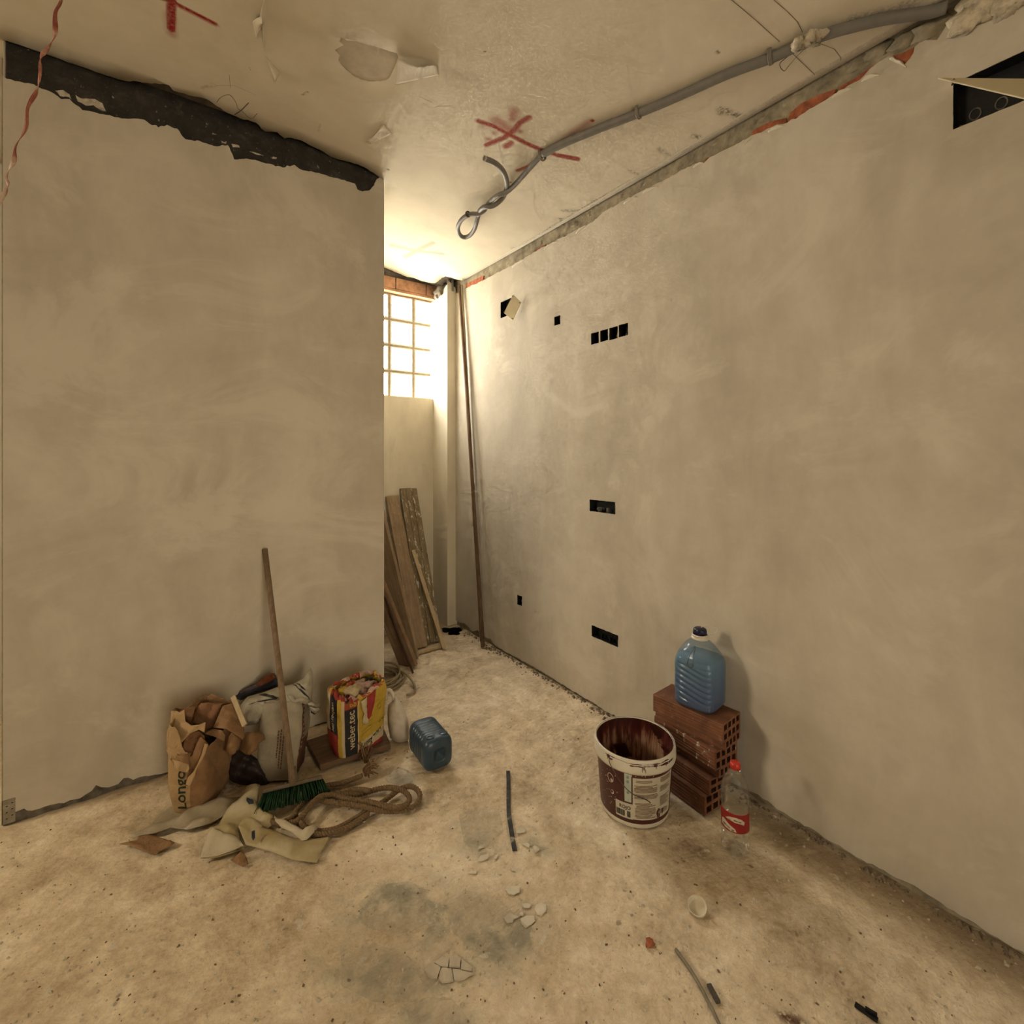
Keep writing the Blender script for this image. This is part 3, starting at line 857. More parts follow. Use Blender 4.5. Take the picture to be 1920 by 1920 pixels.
# ================================================================== HELPERS FOR PRINTED SURFACES
def text_poly(body, size, bold=0.0, spacing=1.0, shear=0.0):
    cu = bpy.data.curves.new('lettering', 'FONT'); cu.body = body; cu.size = size; cu.offset = bold*size
    cu.space_character = spacing; cu.shear = shear; cu.align_x = 'LEFT'; cu.fill_mode = 'FRONT'
    ob = bpy.data.objects.new('lettering', cu); COL.objects.link(ob)
    dg = bpy.context.evaluated_depsgraph_get(); dg.update()
    me = bpy.data.meshes.new_from_object(ob.evaluated_get(dg))
    V = [(v.co.x, v.co.y) for v in me.vertices]; F = [tuple(p.vertices) for p in me.polygons]
    bpy.data.objects.remove(ob); bpy.data.curves.remove(cu); bpy.data.meshes.remove(me)
    return V, F
def print_text(mb, body, size, surf, s0, z0, ang=0.0, off=.0008, bold=0.0, width=None, spacing=1.0, mi=0, shear=0.0):
    """letters laid on a surface surf(s, z, off); ang turns the writing direction"""
    V, F = text_poly(body, size, bold, spacing, shear)
    if width:
        w = max(v[0] for v in V); V = [(v[0]*width/w, v[1]) for v in V]
    ca, sa = math.cos(ang), math.sin(ang)
    mb.add([surf(s0 + x*ca - y*sa, z0 + x*sa + y*ca, off) for x, y in V], F, mi)
def print_rect(mb, surf, s0, s1, z0, z1, off, n=6, mi=0, k=2):
    v, f = grid_surf(lambda a, b: surf(s0+(s1-s0)*a, z0+(z1-z0)*b, off), n, k); mb.add(v, f, mi)
def print_poly(mb, surf, poly, off, step=.012, mi=0):
    P, F, BE = cdt_layer(poly, [], step)
    mb.add([surf(p[0], p[1], off) for p in P], F, mi)

# ================================================================== RIGHT SIDE: PAINT BUCKET, BRICKS, BOTTLES
M_WHITE_PL = simple('bucket_white_plastic', c3(.62, .57, .46), .42, .06, 12, 0, 0, None, .5)
M_MAROON = simple('maroon_print', c3(.055, .010, .008), .38, .25, 60, 0, 0, None, .5)
M_LABEL = simple('cream_label', c3(.50, .45, .35), .5, .08, 20)
M_GREENLAB = simple('pale_green_label', c3(.42, .46, .38), .5, .08, 20)
M_INK_BR = simple('brown_small_print', c3(.20, .14, .085), .6, .2, 80)
M_INK_BK = simple('black_ink', c3(.012, .011, .010), .5, .2, 80)
M_INK_PALE = simple('pale_ink', c3(.55, .45, .38), .4, .2, 80)
M_REDPAINT = simple('dried_red_paint', c3(.060, .010, .007), .30, .5, 30, .4, 0, None, .6)
M_WIRE = simple('galvanised_wire', c3(.10, .08, .06), .4, .3, 50, 0, .6)
def bucket_inner_mat():
    m, nt, b = new_mat('paint_streaked_inner_wall')
    co = objco(nt)
    n = noise(nt, scaled(nt, co, (42, 42, 5)), 1.0, 5, .65, .3)
    k = noise(nt, scaled(nt, co, (9, 9, 12)), 1.0, 4, .6, .4)
    z = node(nt, 'ShaderNodeSeparateXYZ'); L(nt, co, z.inputs[0])
    up = node(nt, 'ShaderNodeMapRange'); up.inputs[1].default_value = .17; up.inputs[2].default_value = .245; L(nt, z.outputs[2], up.inputs[0])
    f = math_n(nt, 'ADD', n, math_n(nt, 'MULTIPLY', up.outputs[0], .18))
    col = ramp(nt, f, [(.40, c3(.42, .27, .17)), (.48, c3(.26, .11, .07)), (.55, c3(.09, .020, .014)), (.68, c3(.04, .006, .005))])
    col = mixc(nt, ramp(nt, k, [(.56, 0.0), (.59, 1.0)]), col, c3(.035, .006, .005))
    L(nt, col, b.inputs['Base Color']); b.inputs['Roughness'].default_value = .35
    return m
BKX, BKY = 1.438, 1.200
bucket = empty('paint_bucket', (BKX, BKY, 0), 'open white paint bucket with maroon printed label and red paint drips, beside the hollow bricks', 'bucket')
BH = .252
def br(z): return .124 + .014*min(z, .2)/.2
TH0 = math.atan2(-BKY, -BKX)
def bsurf(s, z, off):            # s = arc angle (radians) right of the side facing the viewer
    r = br(z) + off; a = TH0 + s
    return (r*math.cos(a), r*math.sin(a), z)
m = MB()
prof = [(.0, .012), (.112, .012), (.116, .0), (.121, .0), (.124, .006), (br(.018), .018), (br(.05), .05), (br(.1), .1), (br(.15), .15), (br(.2), .2), (br(.2)+.001, BH-.004)]
v, f = lathe(prof, 64); m.add(v, f, 0)
n = 64
for i, fc in enumerate(m.f):
    ring = i // n
    if 5 <= ring <= 8: m.m[i] = 1
body = m.build('body', [M_WHITE_PL, M_MAROON], bucket, True)
m = MB()
prof = [(br(.2)+.001, .203), (.1475, .203), (.1495, .210), (.1495, .236), (.1475, .243), (.147, BH-.003), (.1455, BH), (.141, BH), (.1395, BH-.003), (.1385, .22)]
v, f = lathe(prof, 64); m.add(v, f); m.build('collar', M_WHITE_PL, bucket, True)
m = MB()
prof = [(.139, BH-.004), (.136, .2), (.130, .1), (.124, .03), (.115, .016), (.0, .016)]
v, f = lathe([(r, z) for r, z in prof], 64); m.add(v, [q[::-1] for q in f])
m.build('inner_wall', bucket_inner_mat(), bucket, True)
def fpool(u, v):
    a = 2*math.pi*u; r = .1225*v
    return (r*math.cos(a), r*math.sin(a), .034 + .002*math.sin(5*a)*v)
m = MB(); m.grid(fpool, 40, 8, wrap=True); m.build('paint_residue', M_REDPAINT, bucket, True)
# paint caked on the rim and running down the collar
m = MB()
def csurf(s, z, off):
    r = (.1497 if z < .237 else .1478) + off; a = TH0 + s
    return (r*math.cos(a), r*math.sin(a), z)
for k, (s0, s1, z0, z1) in enumerate([(-.75, .9, .2395, .2435), (-.1, 1.1, .2335, .2380), (.45, .62, .2335, .244), (.65, 1.05, .228, .236), (-.62, -.52, .229, .239), (-.70, -.60, .234, .244)]):
    def f(u, v, s0=s0, s1=s1, z0=z0, z1=z1, k=k):
        s = s0+(s1-s0)*u; w = max(0.05, .55+.6*fn1(s*14, k, 3)); zc = (z0+z1)/2 + .0015*fn1(s*6, k+9, 2)
        return csurf(s, zc+(v-.5)*(z1-z0)*w, .0012*math.sin(math.pi*v)+.0003)
    m.grid(f, 60, 3)
for s, z, ln, w in ((.18, .236, .020, .020), (.22, .233, .010, .035), (.52, .235, .010, .018), (.80, .232, .007, .02), (.26, .226, .012, .012), (-.66, .238, .010, .016)):
    m.grid(lambda u, v, s=s, z=z, ln=ln, w=w: csurf(s+(u-.5)*w*(1-.6*v), z-ln*v, .0016*math.sin(math.pi*u)), 4, 6)
m.build('paint_drips', M_REDPAINT, bucket, True)
def frim(u, v):
    a = 2*math.pi*u; w = .5+.5*fn1(u*40, 77, 3); r = .1400+.0015*math.cos(math.pi*v)
    keep = 1.0 if w > .25 else 0.15
    return ((r+.003*v*keep)*math.cos(a), (r+.003*v*keep)*math.sin(a), BH + .0012*keep*math.sin(math.pi*v)+.0002)
m = MB(); m.grid(frim, 150, 3, wrap=True); m.build('rim_paint', M_REDPAINT, bucket, True)
# labels
lab = MB(); print_rect(lab, bsurf, -.04, 1.22, .034, .186, .0007, 22); text_panel = lab.build('label', M_LABEL, bucket, True)
ink = MB(); rs = random.Random(5)
def lines(s0, s1, z1, rows, h, gap, fill=.9):
    z = z1
    for r in range(rows):
        e = s1 - (s1-s0)*(rs.random()*.35 if rs.random() > .45 else 0.02)
        print_rect(ink, bsurf, s0 + (.06*(s1-s0) if rs.random() > .7 else 0), e, z-h, z, .0011, 6)
        z -= h + gap
    return z
lines(.0, .62, .178, 2, .0030, .0022); lines(.0, .62, .160, 6, .0032, .0014); lines(.0, .66, .128, 4, .0030, .0016)
lines(.02, .60, .096, 9, .0030, .0018); lines(.02, .60, .052, 3, .0028, .0016)
lines(.70, 1.12, .180, 4, .0032, .0014); lines(.70, 1.12, .150, 5, .0028, .0016); lines(.72, 1.12, .112, 8, .0030, .0016); lines(.72, 1.1, .064, 4, .0028, .002)
ink.build('small_print', M_INK_BR, bucket, kind='stuff')
red = MB()
for s, z, w, h in ((.66, .05, .06, .03), (.72, .038, .05, .03), (.84, .055, .07, .022), (.70, .064, .05, .012)):
    print_poly(red, bsurf, [(s + w*.5*math.cos(a)*(1+.3*math.sin(3*a)), z + h*.5*math.sin(a)) for a in np.linspace(0, 2*math.pi, 14)[:-1]], .0016, .02)
red.build('paint_splash', M_REDPAINT, bucket, kind='stuff')
g = MB(); print_rect(g, bsurf, -.255, -.075, .094, .196, .0007, 6); g.build('label', M_GREENLAB, bucket, True)
gi = MB()
for z in (.184, .168, .128): print_poly(gi, bsurf, [(-.165+.035*math.cos(a), z+.006*math.sin(a)) for a in np.linspace(0, 6.28, 9)[:-1]], .0011, .02)
gi.build('small_print', simple('green_print', c3(.22, .26, .21), .6, .1), bucket, kind='stuff')
rj = MB(); print_rect(rj, bsurf, -.52, -.04, .032, .088, .0007, 10); rj.build('label', M_LABEL, bucket, True)
ri = MB(); print_text(ri, 'ROJO', .020, bsurf, 0, 0, 0, 0) if False else None
def bsurf_lin(s, z, off): return bsurf(s/.128, z, off)
print_text(ri, 'ROJO', .017, bsurf_lin, -.0525, .066, 0, .0012, .02, width=.040)
x = -.50
rs = random.Random(9)
while x < -.10:
    w = rs.choice((.006, .010, .016)); print_rect(ri, bsurf, x, min(x+w, -.1), .038, .060, .0012, 1, k=1); x += w + rs.choice((.006, .009))
    if -.25 < x < -.22: x = -.19
ri.build('lettering', M_INK_BK, bucket, kind='stuff')
# printed droplets
dr = MB()
for s, z, r, t in ((-.66, .155, .0125, .0028), (-.62, .105, .006, .002)):
    dr.tube([bsurf(s + r*math.cos(a)/.132, z + 1.25*r*math.sin(a), .0006) for a in np.linspace(0, 2*math.pi, 26)[:-1]], t*.35, 5, True)
    print_poly(dr, bsurf, [(s + .4*r/.132 + .45*r*math.cos(a)/.132, z - .55*r + .5*r*math.sin(a)) for a in np.linspace(0, 2*math.pi, 12)[:-1]], .0009, .02)
rs = random.Random(3)
for k in range(60):
    s, z, r = -1.2 + rs.random()*.75, .03 + rs.random()*.165, .0008+.0012*rs.random()
    if k > 40: s, z = -.1 + rs.random()*1.3, .190 + rs.random()*.008
    print_poly(dr, bsurf, [(s + r*math.cos(a)/.132, z + r*math.sin(a)) for a in np.linspace(0, 2*math.pi, 7)[:-1]], .0008, .02)
dr.build('droplet_print', M_INK_PALE, bucket, kind='stuff')
# wire handle folded down over the front
hp = [csurf(-.60, .232, .004), csurf(-.56, .222, .008), bsurf(-.45, .195, .016), bsurf(-.27, .165, .017), bsurf(-.08, .141, .015), bsurf(.10, .128, .012), bsurf(.28, .116, .008), bsurf(.42, .100, .004)]
m = MB(); m.tube(spline(hp, 6), .0016, 6); wire = m.build('wire_handle', M_WIRE, bucket, True)

# --- hollow clay bricks
def brick_mat():
    m, nt, b = new_mat('fired_clay')
    co = position(nt)
    n = noise(nt, co, 16, 5, .6, .5); sp = noise(nt, scaled(nt, co, (1, 1, .6)), 55, 3, .6)
    col = ramp(nt, n, [(.3, c3(.125, .048, .023)), (.55, c3(.19, .076, .036)), (.75, c3(.26, .112, .056))])
    oi = node(nt, 'ShaderNodeObjectInfo')
    col = mixc(nt, math_n(nt, 'MULTIPLY', ramp(nt, sp, [(.62, 0.0), (.66, .9)]), oi.outputs['Alpha']), col, c3(.52, .46, .36))
    L(nt, col, b.inputs['Base Color']); b.inputs['Roughness'].default_value = .85
    bump(nt, b, n, .3, .004)
    return m
M_CLAY = brick_mat()
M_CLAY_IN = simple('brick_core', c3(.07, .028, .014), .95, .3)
def hollow_brick(corner, ang, length, depth, rows, cols, rowh, step_row, label, dusty):
    """corner = near front bottom edge; length runs away (+y'), depth towards the wall (+x')"""
    o = empty('hollow_brick', corner, label, 'brick', 'hollow clay bricks stacked by the wall', ang)
    t = .0105; m = MB()
    for r in range(rows):
        z0 = r*rowh; z1 = z0 + rowh
        x0 = step_row if r == 0 else 0.0
        cw = (depth - x0 - t)/cols
        xs = [x0]; solid = []
        ho = []
        for c in range(cols): ho.append((x0 + t + c*cw, x0 + (c+1)*cw))
        zb, zt = z0 + t*.6, z1 - t*.6
        # end faces (both ends) around the holes
        cuts = [x0] + [q for h in ho for q in h] + [depth]
        for y in (0.0, length):
            for a, b in zip(cuts[:-1], cuts[1:]):
                hole = any(abs(a-h[0]) < 1e-6 for h in ho)
                segs = [(z0, zb), (zt, z1)] if hole else [(z0, z1)]
                for q0, q1 in segs:
                    fc = [(a, y, q0), (b, y, q0), (b, y, q1), (a, y, q1)]
                    m.add(fc, [(0, 1, 2, 3) if y == 0 else (3, 2, 1, 0)])
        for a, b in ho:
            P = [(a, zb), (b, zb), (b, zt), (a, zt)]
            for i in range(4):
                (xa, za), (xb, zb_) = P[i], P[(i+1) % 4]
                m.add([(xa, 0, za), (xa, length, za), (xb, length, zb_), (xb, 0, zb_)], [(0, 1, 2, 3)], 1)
        # outer skin of this row
        m.add([(x0, 0, z0), (x0, 0, z1), (x0, length, z1), (x0, length, z0)], [(0, 1, 2, 3)])
        m.add([(depth, 0, z0), (depth, 0, z1), (depth, length, z1), (depth, length, z0)], [(3, 2, 1, 0)])
        if r == 0: m.add([(x0, 0, 0), (depth, 0, 0), (depth, length, 0), (x0, length, 0)], [(3, 2, 1, 0)])
        if r == 1 and step_row: m.add([(0, 0, z0), (step_row, 0, z0), (step_row, length, z0), (0, length, z0)], [(3, 2, 1, 0)])
    H = rows*rowh
    m.add([(0, 0, H), (depth, 0, H), (depth, length, H), (0, length, H)], [(0, 1, 2, 3)])
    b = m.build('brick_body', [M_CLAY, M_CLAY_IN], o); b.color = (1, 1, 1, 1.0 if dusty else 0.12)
    m = MB()                                # raised keying ribs along the face
    for r in range(rows):
        x0 = step_row if r == 0 else 0.0
        for q in (.10, .52, .80):
            z = r*rowh + q*rowh
            m.add([(x0, .001, z), (x0-.0022, .001, z+.003), (x0-.0022, .001, z+rowh*.10), (x0, .001, z+rowh*.10+.003), (x0, length-.001, z), (x0-.0022, length-.001, z+.003), (x0-.0022, length-.001, z+rowh*.10), (x0, length-.001, z+rowh*.10+.003)],
                  [(0, 4, 5, 1), (1, 5, 6, 2), (2, 6, 7, 3), (0, 1, 2, 3), (7, 6, 5, 4)])
    k = m.build('keying_rib', M_CLAY, o); k.color = b.color
    return o
hollow_brick((1.594, 1.007, .001), math.radians(-4), .285, .125, 2, 3, .0355, 0, 'hollow clay brick at the bottom of the stack, on the floor', False)
hollow_brick((1.608, .998, .073), math.radians(-5), .285, .125, 2, 3, .0290, 0, 'hollow clay brick second from the bottom of the stack', False)
hollow_brick((1.620, .984, .132), math.radians(-5), .285, .130, 3, 4, .0345, .024, 'hollow clay brick third from the bottom, face spattered with white plaster', True)
hollow_brick((1.640, .965, .2365), math.radians(4), .290, .136, 3, 4, .0335, .016, 'hollow clay brick topmost in the stack, under the blue jug', False)

# --- large jug of blue liquid on the bricks
TOPZ = .2365 + 3*.0335 + .001
def superell(a, n): 
    c, s = math.cos(a), math.sin(a)
    k = (abs(c)**n + abs(s)**n)**(-1.0/n)
    return c*k, s*k
JX, JY = 1.712, 1.103
jug = empty('water_jug', (JX, JY, TOPZ), 'large clear plastic jug half full of blue liquid with dark blue cap, standing on bricks', 'jug', rotz=math.radians(8)); jug.scale = (.945, .945, .875)
M_JUGPL = thin_clear('clear_blue_tinted_plastic', c3(.86, .92, .96), c3(.45, .52, .56), .16, .12)
M_LIQ, nt, b = new_mat('blue_liquid')
co = objco(nt); sz = node(nt, 'ShaderNodeSeparateXYZ'); L(nt, co, sz.inputs[0])
L(nt, ramp(nt, math_n(nt, 'MULTIPLY', sz.outputs[2], 5.0), [(.0, c3(.010, .040, .17)), (.45, c3(.018, .090, .26)), (1.0, c3(.075, .20, .33))]), b.inputs['Base Color'])
b.inputs['Roughness'].default_value = .3
JP = [(0, .0), (.070, .0), (.079, .004), (.085, .014), (.086, .05), (.086, .10), (.086, .15), (.087, .185), (.086, .20), (.081, .222), (.071, .245), (.056, .266), (.042, .279), (.033, .285), (.0285, .290), (.0285, .300)]
def jug_r(z):
    for (r0, z0), (r1, z1) in zip(JP[1:-1], JP[2:]):
        if z0 <= z <= z1: return r0+(r1-r0)*(z-z0)/max(z1-z0, 1e-6)
    return JP[-1][0]
def jug_f(scale, z_lo, z_hi):
    def f(u, v):
        z = z_lo + (z_hi-z_lo)*v; a = 2*math.pi*u; r = jug_r(z)*scale
        n = 2 + 2.2*max(0, min(1, (.25-z)/.08)); cx, cy = superell(a, n)
        q = math.atan2(math.sin(a-math.pi), math.cos(a-math.pi))       # ribs on the side facing left
        rib = .0040*max(0, math.sin((z + .10*q*.25)*2*math.pi/.0245))**.6 if .035 < z < .19 and (abs(q) < .75 or abs(abs(q)-math.pi) < .6) else 0
        r = r - rib*scale
        return (r*cx, r*cy, z)
    return f
m = MB(); m.grid(jug_f(1, .001, .300), 72, 110, wrap=True)
m.add([(.07*math.cos(a), .07*math.sin(a), .001) for a in np.linspace(0, 2*math.pi, 33)[:-1]], [tuple(range(32))[::-1]])
m.build('jug_body', M_JUGPL, jug, True)
m = MB(); m.grid(jug_f(.975, .004, .212), 60, 70, wrap=True)
n0 = len(m.v); m.f.append(tuple(n0-60+i for i in range(60))); m.m.append(0); m.f.append(tuple(range(60))[::-1]); m.m.append(0)
m.build('liquid', M_LIQ, jug, True)
m = MB(); v, f = lathe([(.0295, .288), (.034, .288), (.035, .292), (.034, .296), (.0300, .298), (.0300, .302), (.0325, .303), (.0325, .307), (.029, .309)], 28); m.add(v, f)
m.build('neck_ring', M_WHITE_PL, jug, True)
m = MB(); v, f = lathe([(.0, .336), (.020, .336), (.0245, .333), (.0258, .326), (.0265, .309), (.0245, .307)], 30); m.add(v, f)
for k in range(24):
    a = 2*math.pi*k/24; m.tube([(.0262*math.cos(a), .0262*math.sin(a), .311), (.0252*math.cos(a), .0252*math.sin(a), .329)], .0012, 4)
m.build('cap', simple('navy_cap', c3(.006, .009, .040), .35, .2, 30, 0, 0, None, .5), jug, True)
rdir = Vector((.81, -.586, 0)); rdir.rotate(Matrix.Rotation(-math.radians(8), 3, 'Z'))
m = MB(); m.tube(spline([rdir*.028+Vector((0, 0, .300)), rdir*.052+Vector((0, 0, .305)), rdir*.072+Vector((0, 0, .322)), rdir*.068+Vector((0, 0, .334)), rdir*.045+Vector((0, 0, .340)), rdir*.018+Vector((0, 0, .344)), rdir*.004+Vector((0, 0, .338))], 6), .0017, 6)
m.build('carry_loop', simple('white_strap', c3(.66, .60, .46), .5, .1), jug, True)
m = MB()                                   # moulded grip outline on the shoulder
ga = math.atan2(-JY, -JX) - math.radians(8) - .42
def jsurf(a, z, off):
    r = jug_r(z)+off; n = 2 + 2.2*max(0, min(1, (.25-z)/.08)); cx, cy = superell(a, n); return Vector((r*cx, r*cy, z))
gp = [(-.18, .196), (-.13, .225), (.0, .262), (.10, .268), (.10, .235), (.10, .200), (-.02, .190), (-.18, .196)]
m.tube(spline([jsurf(ga+a, z, .0004) for a, z in gp], 5), .0022, 6); m.build('grip_moulding', simple('jug_dark_moulding', c3(.10, .14, .17), .3, .1), jug, True)

# --- clear drinks bottle with red cap
BX, BY = 1.550, .868
bot = empty('plastic_bottle', (BX, BY, 0), 'empty clear plastic bottle with red cap and red label, on the floor by the bricks', 'bottle')
M_PET = thin_clear('clear_pet', c3(.96, .96, .94), c3(.7, .68, .6), .045, .06)
BP = [(.012, .006), (.022, .002), (.034, .001), (.040, .006), (.0415, .016), (.0420, .03), (.0405, .045), (.0420, .058), (.0420, .075), (.0408, .082), (.0408, .150), (.0425, .158), (.0435, .180), (.0425, .205), (.038, .228), (.030, .250), (.021, .266), (.0150, .276), (.0140, .284)]
m = MB(); v, f = lathe(BP, 40); m.add(v, f)
for i, vv in enumerate(m.v):
    ring = i // 40; a = 2*math.pi*(i % 40)/40
    if ring < 5:
        k = 1 + .05*math.cos(5*a); m.v[i] = (vv[0]*k, vv[1]*k, vv[2] + .003*(1-math.cos(5*a))*.5)
pet = m.build('bottle_body', M_PET, bot, True); bot.scale = (1.06, 1.06, .95)
m = MB(); v, f = lathe([(.0, .303), (.0125, .303), (.0150, .301), (.0155, .282), (.0150, .2815)], 28); m.add(v, f)
for k in range(28):
    a = 2*math.pi*k/28; m.tube([(.0154*math.cos(a), .0154*math.sin(a), .283), (.0151*math.cos(a), .0151*math.sin(a), .299)], .0007, 4)
m.build('cap', simple('red_cap', c3(.50, .035, .018), .35, .08, 20, 0, 0, None, .5), bot, True)
m = MB(); v, f = lathe([(.0148, .268), (.0175, .269), (.0175, .272), (.0148, .273)], 24); m.add(v, f); m.build('neck_ring', M_PET, bot, True)
TB = math.atan2(-BY, -BX)
def btsurf(s, z, off): r = .0412 + off; a = TB + s/.0412; return (r*math.cos(a), r*math.sin(a), z)
m = MB(); print_rect(m, btsurf, -.058, .054, .084, .148, .0002, 30); m.build('label', simple('red_bottle_label', c3(.26, .018, .014), .5, .15, 40), bot, True)
m = MB()
print_poly(m, btsurf, [(-.046, .093), (-.046, .112), (-.036, .117), (-.018, .108), (.0, .098), (.004, .088), (-.012, .087), (-.03, .090)], .0010, .004)
print_poly(m, btsurf, [(-.030, .125), (-.018, .134), (.0, .138), (.018, .134), (.028, .124), (.026, .114), (.0, .120), (-.02, .123)], .0010, .004)
m.build('label_panel', simple('label_cream_print', c3(.52, .46, .36), .5, .1, 40), bot, True)
m = MB()
for q in ([(-.040, .101), (-.034, .104), (-.014, .097), (-.016, .094), (-.034, .098)], [(-.010, .095), (-.002, .094), (-.004, .089), (-.010, .091)], [(-.02, .126), (.0, .130), (.018, .126), (.016, .123), (.0, .126), (-.016, .124)]):
    print_poly(m, btsurf, q, .0016, .004)
m.build('small_print', simple('olive_ink', c3(.14, .11, .05), .6, .1), bot, kind='stuff')

# ================================================================== LEFT SIDE: SACKS, BROOM, ROPE
class Bag:
    """upright sack: rounded-rectangle section, s = metres round from the front left corner (front, right, back, left)"""
    def __init__(self, hw, hd, n=5.0, wid=None, wr=.003, seed=1, lean=(0, 0)):
        self.wid = wid or (lambda z: 1.0); self.wr = wr; self.seed = seed; self.lean = lean
        A = np.linspace(math.radians(225), math.radians(225+360), 721)
        P = []
        for a in A:
            c, s = math.cos(a), math.sin(a); k = (abs(c)**n + abs(s)**n)**(-1/n); P.append((c*k*hw, s*k*hd))
        self.P = np.array(P); d = np.hypot(*np.diff(self.P, axis=0).T); self.S = np.concatenate([[0], np.cumsum(d)]); self.per = self.S[-1]
    def surf(self, s, z, off=0.0):
        s = s % self.per
        x = np.interp(s, self.S, self.P[:, 0]); y = np.interp(s, self.S, self.P[:, 1])
        x2 = np.interp((s+.004) % self.per, self.S, self.P[:, 0]); y2 = np.interp((s+.004) % self.per, self.S, self.P[:, 1])
        t = Vector((x2-x, y2-y, 0)).normalized(); n = Vector((t.y, -t.x, 0))
        w = self.wid(z)
        k = self.wr*(fn1(s*14+z*9, self.seed, 3) + .8*fn1(z*26+s*5, self.seed+3, 3)) if self.wr else 0
        # seamless wrap
        e = min(s, self.per-s)/.03
        if e < 1: k *= e
        p = Vector((x*w, y*w, z)) + n*(k+off) + Vector((self.lean[0]*z, self.lean[1]*z, 0))
        return p
    def wall(self, mb, z0, ztop, nu, nv, mi=None):
        n0 = len(mb.f)
        def f(u, v):
            s = u*self.per; zt = ztop(s) if callable(ztop) else ztop
            return self.surf(s, z0 + (zt-z0)*v)
        mb.grid(f, nu, nv, wrap=True)
        if mi:
            for j in range(nv):
                for i in range(nu):
                    s = (i+.5)/nu*self.per; zt = ztop(s) if callable(ztop) else ztop
                    mb.m[n0+j*nu+i] = mi(s, z0+(zt-z0)*(j+.5)/nv)
    def disc(self, mb, z, scale=.98, bump_=0.0, n=48, rings=8, mi=None):
        n0 = len(mb.f)
        def f(u, v):
            p = self.surf(u*self.per, z); r = v*scale
            c = Vector((self.lean[0]*z, self.lean[1]*z, z)); q = c.lerp(p, r)
            return (q.x, q.y, z + bump_*(fn1(q.x*60+3, 5, 3)+fn1(q.y*55+q.x*20, 8, 3))*min(1, (1.02-v)*4+.3))
        mb.grid(f, n, rings, wrap=True)
        if mi:
            for j in range(rings):
                for i in range(n): mb.m[n0+j*n+i] = mi(i, j)

def edge_dist(P, poly):
    A = np.array(poly, float); B = np.roll(A, -1, 0); d = np.full(len(P), 1e9)
    for a, b in zip(A, B):
        ab = b-a; t = np.clip(((P-a)@ab)/max(ab@ab, 1e-12), 0, 1)
        d = np.minimum(d, np.linalg.norm(P-(a+t[:, None]*ab), axis=1))
    return d
def sheet(name, poly, depth, mat, parent=None, step=6.0, thick=.0012, wr=0.0, seed=0):
    """a crumpled sheet whose outline is given in picture points and which stands at `depth(px, py)` metres"""
    P, F, BE = cdt_layer(poly, [], step, .4)
    V = [at_depth(p[0], p[1], depth(*p) + (wr*(fn1(p[0]*.09+p[1]*.05, seed, 3)+fn1(p[1]*.11-p[0]*.03, seed+5, 3)) if wr else 0)) for p in P]
    o = link(name, mesh_pd(name, V, F), mat, parent, True); thicken(o, thick, 0)
    if parent is not None: o.matrix_parent_inverse = parent_inv(parent)
    return o
def pillow(name, poly, d0, bulge, mat, parent=None, step=5.0, wr=.004, seed=0, full=18.0, flat_back=.5, overlays=()):
    """a stuffed bag form: outline in picture points, thickness swelling towards the middle; real volume"""
    P, F, BE = cdt_layer(poly, [], step, .3)
    e = edge_dist(P, poly); k = np.sqrt(np.clip(e/full, 0, 1)*(2-np.clip(e/full, 0, 1)))
    dd = d0 if callable(d0) else (lambda x, y: d0)
    w = np.array([wr*(fn1(p[0]*.10+p[1]*.06, seed, 3)+.7*fn1(p[1]*.13-p[0]*.05, seed+5, 3)) for p in P])
    fr = [at_depth(p[0], p[1], dd(*p) - bulge*q + ww*min(1, q*2)) for p, q, ww in zip(P, k, w)]
    bk = [at_depth(p[0], p[1], dd(*p) + bulge*flat_back*q + .0015) for p, q in zip(P, k)]
    n = len(fr); V = fr + bk; Fs = list(F) + [tuple(i+n for i in t[::-1]) for t in F]
    for a, b in BE: Fs.append((b, a, a+n, b+n))
    o = link(name, mesh_pd(name, V, Fs), mat, parent, True)
    if parent is not None: o.matrix_parent_inverse = parent_inv(parent)
    def depth(x, y):
        ee = edge_dist(np.array([[x, y]]), poly)[0]; t = min(ee/full, 1); q = math.sqrt(max(t*(2-t), 0))
        ww = wr*(fn1(x*.10+y*.06, seed, 3)+.7*fn1(y*.13-x*.05, seed+5, 3))
        return dd(x, y) - bulge*q + ww*min(1, q*2)
    return o, depth
def parent_inv(p):
    return (Matrix.Translation(p.location) @ p.rotation_euler.to_matrix().to_4x4()).inverted()
def zp(ox, oy, sc): return lambda pts: [(ox+x/sc, oy+y/sc) for x, y in pts]

# --- brown kraft paper sack, torn open
def kraft_mat(name, c0, c1):
    m, nt, b = new_mat(name); pos = position(nt)
    n = noise(nt, pos, 12, 5, .6, .6)
    L(nt, ramp(nt, n, [(.3, c0), (.7, c1)]), b.inputs['Base Color']); b.inputs['Roughness'].default_value = .8
    bump(nt, b, noise(nt, pos, 30, 4, .6, 1.5), .5, .01); return m
M_KRAFT = kraft_mat('kraft_paper', c3(.20, .105, .042), c3(.29, .16, .070))
M_KRAFT_LT = kraft_mat('kraft_paper_pale', c3(.34, .215, .095), c3(.43, .285, .14))  # paler kraft for the front left panel and some flaps
M_KRAFT_IN = kraft_mat('kraft_inner_ply', c3(.17, .075, .030), c3(.24, .11, .045))
KC = Vector((.126, 2.197, .002))
ks = empty('paper_sack', KC, 'torn open brown kraft paper sack with green lettering, leftmost of the sacks', 'sack', rotz=-math.radians(35))
kb = Bag(.062, .100, 7, lambda z: .93 + .13*min(1, z/.10) + .05*math.sin(z*9), .004, 2)
